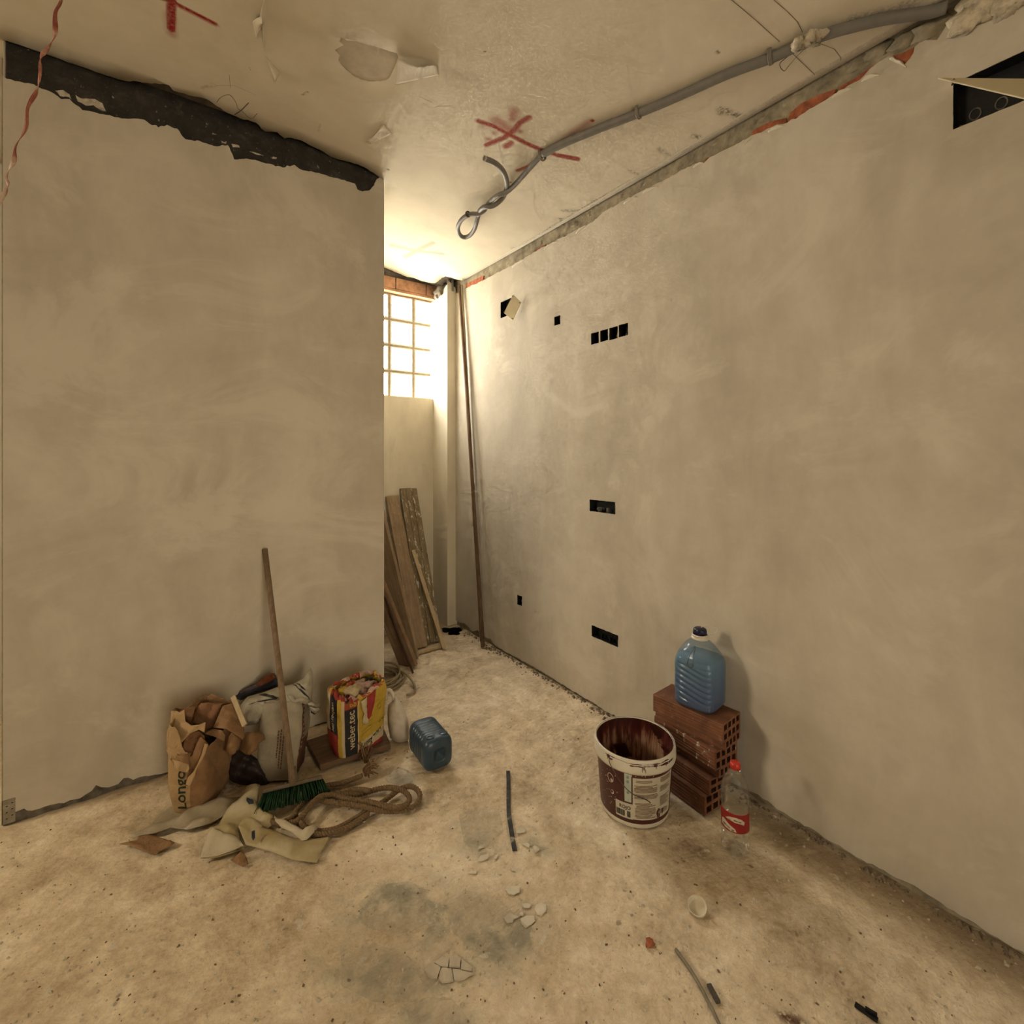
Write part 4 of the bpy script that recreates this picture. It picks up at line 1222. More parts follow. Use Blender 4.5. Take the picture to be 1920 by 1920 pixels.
def ktop(s):
    pts = [(0, .335), (.03, .325), (.06, .250), (.085, .225), (.112, .285), (.124, .270), (.15, .232), (.20, .238), (.26, .26), (.32, .315), (.38, .34), (.45, .335), (.52, .33), (.60, .335), (.66, .335)]
    return np.interp(s, [p[0] for p in pts], [p[1] for p in pts]) + .006*fn1(s*70, 4, 3)
m = MB(); kb.wall(m, .0, ktop, 110, 46, lambda s, z: 1 if (s < .075 or s > kb.per-.02) else 0)
thicken(m.build('sack_wall', [M_KRAFT, M_KRAFT_LT], ks, True), .0015, -1)
m = MB(); kb.disc(m, .003, .97); m.build('sack_base', M_KRAFT, ks, True)
m = MB(); kb.disc(m, .17, .96, .010); m.build('cement_contents', simple('brown_cement_dust', c3(.10, .065, .035), .95, .3, 30, .6), ks, True)
m = MB(); print_text(m, 'Longo', .047, kb.surf, .064, .022, math.pi/2, .0022, .012, width=.150)
m.build('lettering', simple('dark_green_ink', c3(.020, .028, .012), .7, .2), ks)
Z1 = zp(300, 1290, 7.68)
def dplane(x0, y0, d0, gx, gy, cx=0.0, cy=0.0):
    return lambda x, y: d0 + gx*(x-x0) + gy*(y-y0) + cx*(x-x0)**2 + cy*(y-y0)**2
sheet('torn_flap', Z1([(900,260),(1030,220),(1120,370),(1210,560),(1215,680),(1190,750),(1130,700),(1030,640),(960,590),(770,570)]), dplane(425, 1340, 1.860, .0004, -.0016, .00004, 0), M_KRAFT, ks, 5, .0015, .006, 3)
sheet('torn_flap', Z1([(1030,640),(1130,700),(1185,745),(1130,830),(1090,930),(1040,965),(970,940),(920,890),(950,760)]), dplane(435, 1390, 1.800, 0, -.0008, .0002, .00003), M_KRAFT, ks, 4, .0015, .004, 5)
sheet('torn_flap', Z1([(1200,690),(1230,640),(1340,630),(1370,650),(1430,630),(1500,680),(1530,730),(1420,800),(1400,880),(1290,965),(1230,950),(1140,880),(1170,780)]), dplane(470, 1395, 1.850, 0, -.0006, .00015, .00003), M_KRAFT, ks, 4, .0015, .004, 7)
sheet('torn_flap', Z1([(650,640),(770,590),(900,610),(940,680),(925,770),(870,740),(760,690),(650,665)]), dplane(410, 1375, 1.82, 0, -.0010), M_KRAFT, ks, 4, .0015, .004, 8)
sheet('torn_flap', Z1([(590,220),(700,205),(900,215),(1030,215),(900,265),(850,380),(760,560),(660,600),(655,480),(520,530),(450,500),(500,330)]), dplane(390, 1335, 1.90, 0, -.0006), M_KRAFT_IN, ks, 5, .0015, .008, 9)
sheet('torn_flap', Z1([(185,305),(230,285),(280,300),(370,285),(510,265),(480,400),(445,510),(370,480),(345,320),(280,350)]), dplane(345, 1335, 1.835, .0004, 0), M_KRAFT_IN, ks, 4, .0015, .003, 10)
sheet('torn_flap', Z1([(100,640),(150,500),(160,330),(240,330),(280,350),(350,310),(365,480),(450,540),(560,530),(655,490),(640,640),(560,600),(430,660),(300,800),(210,920),(150,1040),(95,900)]), dplane(340, 1375, 1.765, -.0004, -.0007), M_KRAFT_LT, ks, 5, .0015, .006, 11)
sheet('torn_flap', Z1([(350,720),(430,650),(560,620),(640,690),(645,800),(600,865),(310,970),(330,860)]), dplane(360, 1395, 1.765, .0003, -.0006), M_KRAFT_IN, ks, 4, .0015, .005, 12)
sheet('torn_flap', Z1([(160,930),(240,930),(270,975),(610,860),(640,800),(690,800),(640,940),(560,1110),(520,1180),(500,1280),(430,1420),(370,1390),(390,1250),(430,1160),(410,1100),(300,1060),(180,1060)]), dplane(345, 1420, 1.725, .0004, -.0007, .0001), M_KRAFT, ks, 4, .0015, .004, 13)
sheet('torn_flap', Z1([(180,1030),(300,1060),(410,1100),(425,1160),(390,1215),(320,1210),(240,1180),(200,1120)]), dplane(340, 1435, 1.715, .0004, -.0007), M_KRAFT_LT, ks, 4, .0015, .004, 14)
sheet('torn_flap', Z1([(640,800),(690,810),(650,950),(560,1115),(520,1185),(500,1275),(430,1420),(375,1390),(400,1290),(480,1210),(520,1140),(600,960)]), dplane(350, 1430, 1.714, .0004, -.0007), M_KRAFT_LT, ks, 4, .0015, .002, 15)

# --- grey paper cement sack with brown side
M_PALE = kraft_mat('pale_grey_paper', c3(.27, .225, .155), c3(.34, .285, .20))
M_PALE2 = kraft_mat('pale_grey_plastic_lining', c3(.30, .265, .195), c3(.40, .355, .265))
M_SACKBR = kraft_mat('sack_brown_print', c3(.085, .030, .014), c3(.12, .045, .020))
gs = empty('cement_sack', (.4035, 2.188, .002), 'grey cement sack with brown printed side and folded top, behind the broom handle', 'sack', rotz=-math.radians(28))
gb = Bag(.086, .082, 6, lambda z: .86 + .16*min(1, z/.09) - .10*max(0, (z-.20)/.1), .0035, 6, (0, .30))
def gmi(s, z): return 1 if (.160 < s < .33 and z < .115 + .02*fn1(s*40, 3, 2)) else 0
m = MB(); gb.wall(m, 0, .275, 110, 50, gmi); gb.disc(m, .003, .97); gb.disc(m, .274, .99, .004)
m.build('sack_body', [M_PALE, M_SACKBR], gs, True)
m = MB(); print_rect(m, gb.surf, .166, .186, .085, .262, .0015, 3, k=24); m.build('printed_band', M_SACKBR, gs, True)
m = MB(); rs = random.Random(12)
for k in range(10): print_poly(m, gb.surf, [(.169+rs.random()*.006, .10+k*.016), (.181, .104+k*.016), (.178, .108+k*.016), (.170, .107+k*.016)], .0026, .02)
m.build('small_print', M_PALE, gs)
m = MB(); rs = random.Random(4)
for col, z0, z1 in ((.094, .05, .185), (.084, .05, .183), (.074, .09, .18)):
    z = z1
    while z > z0:
        h = .004 + rs.random()*.009; print_rect(m, gb.surf, col, col+.0042+.001*rs.random(), z-h, z, .0016, 1, k=2); z -= h + .0022
m.build('small_print', simple('rust_brown_ink', c3(.14, .055, .028), .7, .2), gs)
m = MB()
for z, ln in ((.215, .06), (.150, .075)):
    m.grid(lambda u, v, z=z, ln=ln: gb.surf(.196 + u*ln, z + (u**1.5)*.03 + v*.003, .0016), 10, 1)
m.build('printed_line', M_SACKBR, gs, True)
Z2 = zp(420, 1240, 8.0)
fold_poly = Z2([(250,650),(350,530),(480,490),(560,480),(700,420),(820,380),(900,370),(1030,345),(1150,275),(1190,262),(1240,180),(1300,90),(1330,165),(1335,400),(1315,590),(1370,640),(1440,660),(1440,730),(1370,790),(1300,740),(1240,650),(1150,690),(1060,720),(960,790),(900,850),(780,790),(640,840),(500,940),(330,970),(300,940),(245,790)])
fold, fdep = pillow('folded_top', fold_poly, dplane(500, 1320, 2.085, -.0001, -.0012), .060, M_PALE2, gs, 4.0, .006, 21, 16.0, .6)
M_INKSTR = simple('black_stripe_print', c3(.022, .020, .018), .6, .2, 60)
for q in ([(1025,345),(1080,350),(1180,440),(1270,530),(1290,580),(1200,500),(1110,410)], [(1080,325),(1130,335),(1190,390),(1230,440),(1170,410)], [(520,500),(610,480),(740,510),(800,545),(700,545),(600,520)], [(360,650),(500,600),(700,560),(820,535),(780,570),(600,595)], [(520,880),(650,800),(780,770),(900,780),(905,830),(800,830),(680,850)]):
    o = sheet('printed_stripe', Z2(q), lambda x, y: fdep(x, y) - .004, M_INKSTR, gs, 3.0, .0006)
sheet('twisted_tie', Z2([(960,520),(1050,520),(1060,580),(1170,545),(1300,590),(1370,640),(1430,655),(1440,690),(1370,690),(1240,640),(1130,600),(1060,620),(1000,590)]), lambda x, y: fdep(x, y) - .012, M_PALE2, gs, 4.0, .008, .003, 4)
sheet('sack_tail', Z2([(1300,680),(1380,690),(1440,680),(1430,740),(1360,800),(1305,770)]), dplane(590, 1330, 2.05, 0, 0), simple('dark_lining', c3(.03, .034, .03), .7, .2), gs, 4.0, .002)

# --- flat printed packet lying on top against the wall
pk = empty('printed_packet', at_depth(470, 1300, 2.14), 'crumpled dark blue and rust printed packet lying on top of the grey sack', 'packet')
pk1, _ = pillow('packet_body', Z2([(50,520),(80,490),(230,440),(400,360),(480,340),(560,270),(700,175),(760,180),(800,250),(830,290),(870,340),(720,420),(520,470),(360,540),(240,620),(200,600),(110,560)]), 2.17, .035, simple('dark_blue_packet', c3(.030, .032, .045), .5, .3, 25, .3), pk, 4.0, .004, 31, 9.0, .6)
sheet('rust_panel', Z2([(480,345),(560,270),(700,175),(745,185),(770,250),(690,310),(590,350),(490,375)]), lambda x, y: 2.128, simple('rust_red_print', c3(.15, .042, .015), .6, .5, 60, .3), pk, 4.0, .002, .004, 3)
sheet('violet_panel', Z2([(230,450),(390,375),(480,350),(590,350),(480,400),(340,460),(240,500)]), lambda x, y: 2.13, simple('violet_grey_print', c3(.10, .075, .085), .6, .3, 60, .3), pk, 4.0, .002, .003, 5)
sheet('orange_tip', Z2([(770,230),(790,180),(815,200),(800,240)]), lambda x, y: 2.14, simple('orange_print', c3(.35, .17, .05), .6, .2), pk, 4.0, .002)
# --- pale batten standing between the sacks
def stick(name, a, b, w, t, mat, face=None, **props):
    """rectangular batten from a to b, broad face turned to `face`"""
    a = Vector(a); b = Vector(b); d = (b-a).normalized(); f = Vector(face) if face is not None else -a.copy()
    f = (f - d*f.dot(d)).normalized(); s = d.cross(f)
    m = MB(); V = []
    for p in (a, b):
        for i, j in ((-1, -1), (1, -1), (1, 1), (-1, 1)): V.append(p + s*(i*w/2) + f*(j*t/2))
    m.add(V, [(3, 2, 1, 0), (4, 5, 6, 7), (0, 1, 5, 4), (1, 2, 6, 5), (2, 3, 7, 6), (3, 0, 4, 7)])
    return m
def wood_mat(name, c0, c1, c2, s=(60, 60, 3), wear=None):
    m, nt, b = new_mat(name); co = objco(nt)
    n = noise(nt, scaled(nt, co, s), 1.0, 5, .6, .8); k = noise(nt, co, 14, 4, .65, .5)
    col = ramp(nt, math_n(nt, 'ADD', math_n(nt, 'MULTIPLY', n, .65), math_n(nt, 'MULTIPLY', k, .35)), [(.32, c0), (.5, c1), (.68, c2)])
    if wear is not None:
        col = mixc(nt, ramp(nt, noise(nt, scaled(nt, co, (1, 1, .35)), 60, 4, .7, .8), [(wear, 0.0), (wear+.05, .9)]), col, c3(.58, .53, .42))
    L(nt, col, b.inputs['Base Color']); b.inputs['Roughness'].default_value = .85; bump(nt, b, n, .35, .004); return m
M_WOOD_PALE = wood_mat('pale_raw_wood', c3(.36, .26, .14), c3(.44, .33, .19), c3(.50, .39, .24))
def up_obj(mb, name, mat, parent=None, a=None, b=None, **kw): return mb.build(name, mat, parent, **kw)
bt = stick('wood_batten', at_depth(437, 1306, 1.90), at_depth(459, 1360, 1.83), .017, .008, M_WOOD_PALE)
tag(bt.build('wood_batten', M_WOOD_PALE), 'short pale wooden batten stuck between kraft sack and grey sack', 'batten')
# --- dark crumpled bag in the gap behind
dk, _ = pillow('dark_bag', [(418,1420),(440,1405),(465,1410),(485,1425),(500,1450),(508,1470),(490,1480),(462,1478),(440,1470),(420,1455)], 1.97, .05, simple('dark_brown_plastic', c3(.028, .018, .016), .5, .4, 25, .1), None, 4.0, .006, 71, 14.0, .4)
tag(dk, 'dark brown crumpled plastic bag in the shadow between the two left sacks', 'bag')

# --- yellow and black adhesive bag on a board
board = MB(); BA = Vector((.524, 2.085, 0))
board.add([(.530, 2.086, .001), (.823, 2.052, .001), (.86, 2.30, .001), (.523, 2.30, .001), (.530, 2.086, .027), (.823, 2.052, .027), (.86, 2.30, .027), (.523, 2.30, .027)], [(0,3,2,1),(4,5,6,7),(0,1,5,4),(1,2,6,5),(2,3,7,6),(3,0,4,7)])
M_BOARD = wood_mat('dark_board', c3(.10, .055, .028), c3(.14, .080, .042), c3(.19, .115, .065), (3, 60, 60))
bo_ = bevel(board.build('wood_board', M_BOARD), .003); tag(bo_, 'dark reddish wooden board lying flat under the yellow bag', 'board')
WZ = .0275
wb_ = empty('adhesive_bag', (.700, 2.145, WZ), 'open yellow and black printed mortar bag with red torn patch, standing on a board', 'bag', rotz=math.radians(9))
yb = Bag(.112, .074, 5, lambda z: .93 + .08*min(1, z/.06) + .05*min(1, max(0, z-.1)/.1) - .03*max(0, (z-.22)/.05), .0028, 9)
M_YEL = kraft_mat('yellow_print', c3(.42, .27, .022), c3(.52, .35, .045)); M_BLK = kraft_mat('black_print', c3(.012, .010, .010), c3(.022, .018, .018))
M_ORG = kraft_mat('orange_red_print', c3(.28, .045, .018), c3(.38, .085, .022)); M_CRM = kraft_mat('cream_paper', c3(.48, .38, .22), c3(.58, .47, .29)); M_REDP = kraft_mat('red_print', c3(.26, .020, .016), c3(.34, .035, .026))
M_PINK = kraft_mat('pinkish_inner_paper', c3(.36, .22, .17), c3(.48, .33, .25))
def ytop(s):
    pts = [(0, .245), (.05, .226), (.09, .235), (.14, .246), (.20, .262), (.23, .268), (.30, .272), (.40, .270), (.48, .268), (.54, .262), (.62, .255), (.70, .245)]
    return np.interp(s, [p[0] for p in pts], [p[1] for p in pts]) + .005*fn1(s*60, 8, 2)
per = yb.per; FR = .198                       # front reaches to about s = .198
def ymi(s, z):
    if s < .012: return 3
    if s < .066: return 1 if z < .205 else 2
    if s < .072: return 3
    if s < FR+.01:
        lim = .042 + .26*(s-.072)
        if z < .012 + .14*(s-.06)*max(0, s-.1)*8: return 5 if z < .010+ .16*max(0, s-.12) else 3
        return 3 if z < lim else 0
    if s < .36: return 0 if z > .04 else 4
    if s < .52: return 0
    q = per - s                               # left side, q metres from the front corner
    if q < .018: return 0
    if q < .082: return 1 if z > .095 else 4
    return 3 if z > .1 else 2
m = MB(); yb.wall(m, 0, ytop, 170, 60, ymi); yb.disc(m, .003, .97)
body = m.build('bag_wall', [M_YEL, M_BLK, M_ORG, M_CRM, M_REDP, M_REDP], wb_, True); thicken(body, .0012, -1)
# rolled and crumpled rim
pal = [M_YEL, M_REDP, M_CRM, M_ORG, M_BLK, M_PINK]
m = MB(); n0 = 0
def rim(u, v):
    s = u*per; p = yb.surf(s, ytop(s)-.004); c = Vector((0, 0, p.z)); inn = (c-p); inn.z = 0; inn.normalize()
    a = v*math.pi*1.25 - .35; r = .010 + .005*fn1(u*37, 3, 3) + .003*fn1(u*61+v*4, 9, 2)
    return p + inn*(r - r*math.cos(a)) + Vector((0, 0, r*1.1*math.sin(a)))
m.grid(rim, 150, 10, wrap=True)
for j in range(10):
    for i in range(150):
        u = i/150; h = fn1(u*23+j*.12, 14, 2); s = u*per
        m.m[j*150+i] = 4 if (.205 < s < .222 or .012 < s < .03) else (0 if h > .35 else (3 if h > .05 else (1 if h > -.3 else (2 if h > -.6 else 5))))
m.build('rolled_rim', pal, wb_, True)
m = MB(); yb.disc(m, .232, .93, .016, 64, 14, lambda i, j: (1 if fn1(i*.5+j*.9, 3, 2) > .55 else 0))
m.build('crumpled_lining', [M_PINK, M_REDP], wb_, True)
for k, (cx, cy, r, mt) in enumerate(((-.02, -.01, .030, M_CRM), (.03, .02, .026, M_PINK), (-.05, .02, .022, M_YEL), (.055, -.01, .022, M_PINK), (.0, .045, .024, M_ORG), (.07, .03, .018, M_BLK))):
    lump('paper_scrap', (cx, cy, .244), r, mt, wb_, 200+k, (1.2, 1.0, .75), 14)
# lettering
m = MB(); print_text(m, 'weber.tec', .042, yb.surf, .053, .030, math.pi/2, .0018, .012, width=.165); m.build('lettering', M_CRM, wb_)
m = MB(); print_text(m, 'weber.tec', .036, lambda s, z, o: yb.surf(per - .062 + s, z, o), .0, .232, -math.pi/2, .0018, .010, width=.128); m.build('lettering', M_CRM, wb_)
m = MB(); print_text(m, 'g', .040, yb.surf, .051, .211, math.pi/2, .0018, .012); m.build('lettering', M_YEL, wb_)
m = MB(); print_text(m, '25 kg', .014, yb.surf, .168, .092, .5, .0018, .012)
print_text(m, 'weber', .017, yb.surf, .142, .044, .55, .0018, .03, width=.045)
m.grid(lambda u, v: yb.surf(.146+.044*u, .038+.026*u+.002*v, .0018), 8, 1)
print_poly(m, yb.surf, [(.122, .040), (.136, .048), (.134, .034)], .0018, .01)
for q in ([(.096, .022), (.098, .036), (.101, .036), (.0995, .024)], [(.099, .023), (.118, .030), (.132, .034), (.132, .032), (.118, .027)], [(.106, .028), (.112, .038), (.114, .037), (.109, .028)], [(.116, .032), (.122, .042), (.124, .041), (.119, .031)], [(.100, .034), (.112, .038), (.124, .043), (.124, .041), (.112, .036)]):
    print_poly(m, yb.surf, q, .0018, .01)
m.build('logo_print', M_INK_BK, wb_)
m = MB()
for z0, a in ((.125, .30), (.110, .30), (.085, .30), (.072, .3)):
    m.grid(lambda u, v, z0=z0, a=a: yb.surf(.085+.05*u, z0+a*.05*u+.004*v, .0014), 8, 1)
for c in ((.168, .165), (.168, .17)):
    m.tube([yb.surf(c[0]+.010*math.cos(a), c[1]+.011*math.sin(a), .001) for a in np.linspace(0, 2*math.pi, 18)[:-1]], .0009, 4, True)
m.build('faint_print', kraft_mat('ochre_print', c3(.33, .21, .02), c3(.38, .25, .03)), wb_, True)
m = MB(); print_poly(m, yb.surf, [(.100, .230), (.130, .242), (.148, .252), (.146, .222), (.143, .195), (.134, .160), (.128, .140), (.114, .128), (.108, .150), (.101, .180)], .0022, .012)
m.build('torn_red_patch', M_REDP, wb_, True)
def tsurf(s, z, off): return yb.surf(s, z, off + .012*max(0, (z-.14)/.1)**.5*max(0, 1-abs(s-.09)/.03) + .004)
m = MB(); print_poly(m, tsurf, rag([(.076, .226), (.102, .238), (.103, .190), (.107, .150), (.114, .128), (.112, .106), (.104, .116), (.094, .120), (.086, .126), (.088, .155), (.092, .168), (.082, .188), (.076, .226)], .0015, .006, 5)[:-1], .001, .010)
thicken(m.build('torn_paper', M_CRM, wb_, True), .0008)

# --- white plastic carrier bag
Z3 = zp(700, 1230, 8.725)
wbag = empty('carrier_bag', on_z(748, 1392), 'small white plastic carrier bag standing beside the yellow bag', 'bag')
pillow('bag_body', Z3([(240,800),(320,720),(335,640),(400,680),(470,800),(530,920),(570,1050),(590,1200),(575,1370),(540,1400),(430,1422),(340,1400),(275,1335),(240,1150),(228,950)]), dplane(745, 1340, 2.225, 0, -.0002), .05, simple('white_polythene', c3(.60, .53, .43), .5, .08, 20, .2), wbag, 4.0, .004, 51, 14, .7)
hl = [at_depth(*p, 2.215) for p in Z3([(330,735),(325,660),(300,590),(255,555),(218,575),(206,640),(215,720)])]
m = MB(); pts = spline(hl, 5); fr_ = frames(pts)
ho = m; ho.tube(pts, lambda t: .0055 + .003*math.sin(math.pi*t), 8); o = ho.build('handle_loop', bpy.data.materials['white_polythene'], wbag, True); o.matrix_parent_inverse = parent_inv(wbag)

# --- coil of old hose on the floor behind the corner
M_HOSE = simple('tan_hose', c3(.30, .235, .14), .6, .2, 40)
hp = []; rs = random.Random(2)
for k in range(0, 7*24):
    a = 2*math.pi*k/24; ln = k/24
    r = .118 + .024*math.sin(ln*2.3) + .010*math.sin(a*2+ln)
    hp.append(Vector((1.005 + r*math.cos(a)*1.0 + .012*math.sin(ln*3), 2.690 + r*1.0*math.sin(a) + .012*math.cos(ln*2), .008 + .0062*ln + .004*math.sin(a*3+ln*2))))
hp += [Vector((1.145, 2.62, .04)), Vector((1.150, 2.52, .012)), Vector((1.115, 2.455, .008)), Vector((1.07, 2.45, .008))]
m = MB(); m.tube(spline(hp, 2), .0062, 7); tag(m.build('hose_coil', M_HOSE, None, True), 'coil of thin tan hose on the floor behind the partition corner', 'hose')

# --- blue jerrycan on its side
jc = empty('jerrycan', (.938, 1.897, .0), 'dark blue ribbed plastic jerrycan lying on its side on the floor', 'jerrycan', rotz=math.radians(-3))
M_JC = simple('blue_grey_plastic', c3(.030, .055, .080), .34, .2, 20, .05, 0, None, .5)
JL, JW, JH = .100, .064, .066
def jcan(u, v):
    a = 2*math.pi*u; y = -JL + 2*JL*v
    e = max(0, (abs(y)-(JL-.030))/.030); k = (1-min(1, e)**2.6)**(1/2.6)*.42 + .58 if e > 0 else 1.0
    cx, cz = superell(a, 4.2)
    rib = 1.0
    if -.050 < y < .062: rib = 1 - .045*max(0, math.sin((y+.05)*2*math.pi/.0187))**2
    return (JW*k*cx*rib, y, JH + .001 + JH*k*cz*rib)
m = MB(); m.grid(jcan, 64, 72, wrap=True)
def fend(sgn):
    def f(u, v):
        a = 2*math.pi*u; cx, cz = superell(a, 4.2 - 2.0*v); r = .58*(1-v)
        dp = .026*max(0, (v-.28)/.72)**.8 if sgn < 0 and v > .28 else 0
        return (JW*r*cx, sgn*(JL + .0) - sgn*dp, JH + .001 + JH*r*cz)
    return f
m.grid(fend(-1), 64, 12, wrap=True); m.grid(fend(1), 64, 6, wrap=True)
m.build('can_body', M_JC, jc, True)
for x in (-.026, .030):
    m = MB(); m.tube([(x+.017*math.cos(a), -.068+.011*math.sin(a), JH*2+.0005) for a in np.linspace(0, 2*math.pi, 20)[:-1]], .0022, 6, True)
    v, f = lathe([(0, .0015), (.012, .0012), (.015, .0)], 16); m.add([(x+p[0]*.95, -.068+p[1]*.6, JH*2+p[2]) for p in v], f)
    m.build('moulded_oval', M_JC, jc, True)
m = MB(); v, f = lathe([(.020, 0), (.020, .022), (.018, .026), (.0, .026)], 20); m.add([(p[0]+.02, JL+p[2]-.004, p[1]+JH) for p in v], f); m.build('screw_cap', M_INK_BK, jc, True)

# --- broom
M_GREEN = simple('green_bristle', c3(.014, .050, .018), .6, .5, 90)
M_HANDLE = wood_mat('worn_broom_handle', c3(.13, .085, .045), c3(.19, .125, .070), c3(.25, .17, .10), (70, 70, 4))
hb = Vector((.399, 1.957, .076)); ht = Vector((.378, YL-.012, .882)); hd_ = (ht-hb).normalized()
br_ = empty('broom', (.40, 1.95, 0), 'broom with green bristles and long wooden handle leaning on the left wall', 'broom')
inv = parent_inv(br_)
m = MB(); m.tube([hb - hd_*.005, hb.lerp(ht, .5), ht], .0115, 12); o = m.build('handle', M_HANDLE, br_, True); o.matrix_parent_inverse = inv
bl = on_z(494, 1484, .064); brr = on_z(604, 1457, .064)
ax = (brr-bl).normalized(); upv = (hd_ - ax*hd_.dot(ax)).normalized(); nv = ax.cross(upv)
m = MB()
M4 = Matrix((ax, nv, upv)).transposed().to_4x4(); M4.translation = (bl+brr)/2 + upv*.004
Lh = (brr-bl).length
m.box((-Lh/2, -.018, -.010), (Lh/2, .018, .003), 0, M4); o = bevel(m.build('broom_head', simple('broom_block', c3(.12, .09, .055), .7, .3, 40), br_), .004); o.matrix_parent_inverse = inv
m = MB(); sc_ = M4 @ Vector((0, 0, .008)); m.tube([sc_ - upv*.002, sc_ + hd_*.045], lambda t: .018-.004*t, 14); o = m.build('socket', simple('broom_socket', c3(.12, .10, .07), .6, .2), br_, True); o.matrix_parent_inverse = inv
rs = random.Random(8)
for side in range(14):
    m = MB(); c = -Lh/2 + .006 + (Lh-.012)*side/13
    for k in range(26):
        x = c + (rs.random()-.5)*.016; y = (rs.random()-.5)*.030
        a = M4 @ Vector((x, y, -.010)); sp = x*.22 + (rs.random()-.5)*.014; dy = y*.9 + (rs.random()-.5)*.012
        tip = M4 @ Vector((x+sp, y+dy+.010, -.062 - .008*rs.random()))
        tip.z = max(tip.z, .002); mid = a.lerp(tip, .55) + nv*(rs.random()-.5)*.004
        m.tube([a, mid, tip], lambda t: .0021-.0007*t, 3)
    o = m.build('bristle_tuft', M_GREEN, br_, True, kind='stuff'); o.matrix_parent_inverse = inv

# --- thick rope
M_ROPE = simple('hemp_rope', c3(.165, .105, .052), .9, .35, 160, .6)
Z4 = zp(470, 1440, 5.818)
def rope_pts(zpts, hs, r=.010):
    out = []
    for p, h in zip(Z4(zpts), hs):
        out.append(on_z(p[0], p[1], r + h))
    return out
rope = empty('rope', on_z(640, 1530), 'thick brown hemp rope lying in loose loops in front of the broom', 'rope')
rinv = parent_inv(rope)
R1 = [(1215,85),(1100,130),(960,172),(830,192),(700,250),(620,345),(545,410),(492,490),(510,580),(600,650),(740,692),(900,672),(1020,622),(1150,545),(1300,455),(1450,365),(1560,280),(1640,225),(1740,200),(1815,235),(1848,310),(1805,400),(1700,452),(1560,472),(1400,462),(1250,425),(1050,392),(850,368),(735,352),(655,405),(585,500),(545,575),(610,660),(745,722),(900,700),(1040,652),(1170,578),(1290,492)]
H1 = [.012,.006,.002,.0,.0,.004,.006,.004,0,0,0,0,0,0,0,0,.004,.014,.016,.010,.0,.0,.0,.0,.010,.018,.014,.010,.012,.018,.020,.014,.010,.002,.0,.0,.0,.0]
R2 = [(310,622),(400,605),(490,582),(565,520),(640,430),(715,340),(800,300),(930,300),(1050,335),(1250,365),(1420,400),(1560,432),(1680,410),(1735,340),(1690,265),(1600,225),(1480,215),(1360,237),(1280,262),(1150,288),(1000,285),(900,268)]
H2 = [.004,.004,.018,.022,.022,.026,.022,.010,.016,.020,.022,.016,.012,.004,.014,.022,.004,.002,.0,.0,.0,.0]
R3 = [(70,470),(100,500),(160,545),(250,590),(330,600),(420,560),(520,500)]
H3 = [.004,.004,.002,.004,.012,.012,.012]
R4 = [(1300,250),(1200,235),(1090,240),(980,268),(880,300),(800,330)]
H4 = [.018,.012,.006,.004,.004,.002]
def rope_mesh(name, P, r=.0098, pitch=.030):
    c = resample(spline(P, 12), .005); fr_ = frames(c); m = MB()
    for k in range(3):
        pts = [p + (N*math.cos(2*math.pi*(i*.005/pitch + k/3)) + B*math.sin(2*math.pi*(i*.005/pitch + k/3)))*r*.54 for i, (p, (t, N, B)) in enumerate(zip(c, fr_))]
        m.tube(pts, r*.52, 7)
    o = m.build(name, M_ROPE, rope, True); o.matrix_parent_inverse = rinv; return c
for R, Hh in ((R1, H1), (R2, H2), (R3, H3), (R4, H4)): rope_mesh('rope_length', rope_pts(R, Hh))
def frayed(c0, d, n, ln, seed):
    rs = random.Random(seed); m = MB()
    for k in range(n):
        a = Vector(c0) + Vector((rs.random()-.5, rs.random()-.5, rs.random()-.5))*.014
        dd = Vector(d) + Vector((rs.random()-.5, rs.random()-.5, rs.random()*.9-.25))*1.3; b = a + dd*ln*(.5+.6*rs.random())
        mid = a.lerp(b, .5) + Vector((rs.random()-.5, rs.random()-.5, rs.random()*.8))*ln*.45
        a.z = max(a.z, .004); b.z = max(b.z, .003); mid.z = max(mid.z, .004)
        m.tube(spline([a, mid, b], 4), .0022, 4)
    o = m.build('frayed_end', simple('frayed_hemp', c3(.20, .115, .055), .9, .35, 80), rope, True); o.matrix_parent_inverse = rinv
frayed(on_z(686, 1452, .015), (.5, .35, .1), 42, .05, 4)
frayed(on_z(686, 1428, .016), (.3, .8, .25), 30, .06, 5)

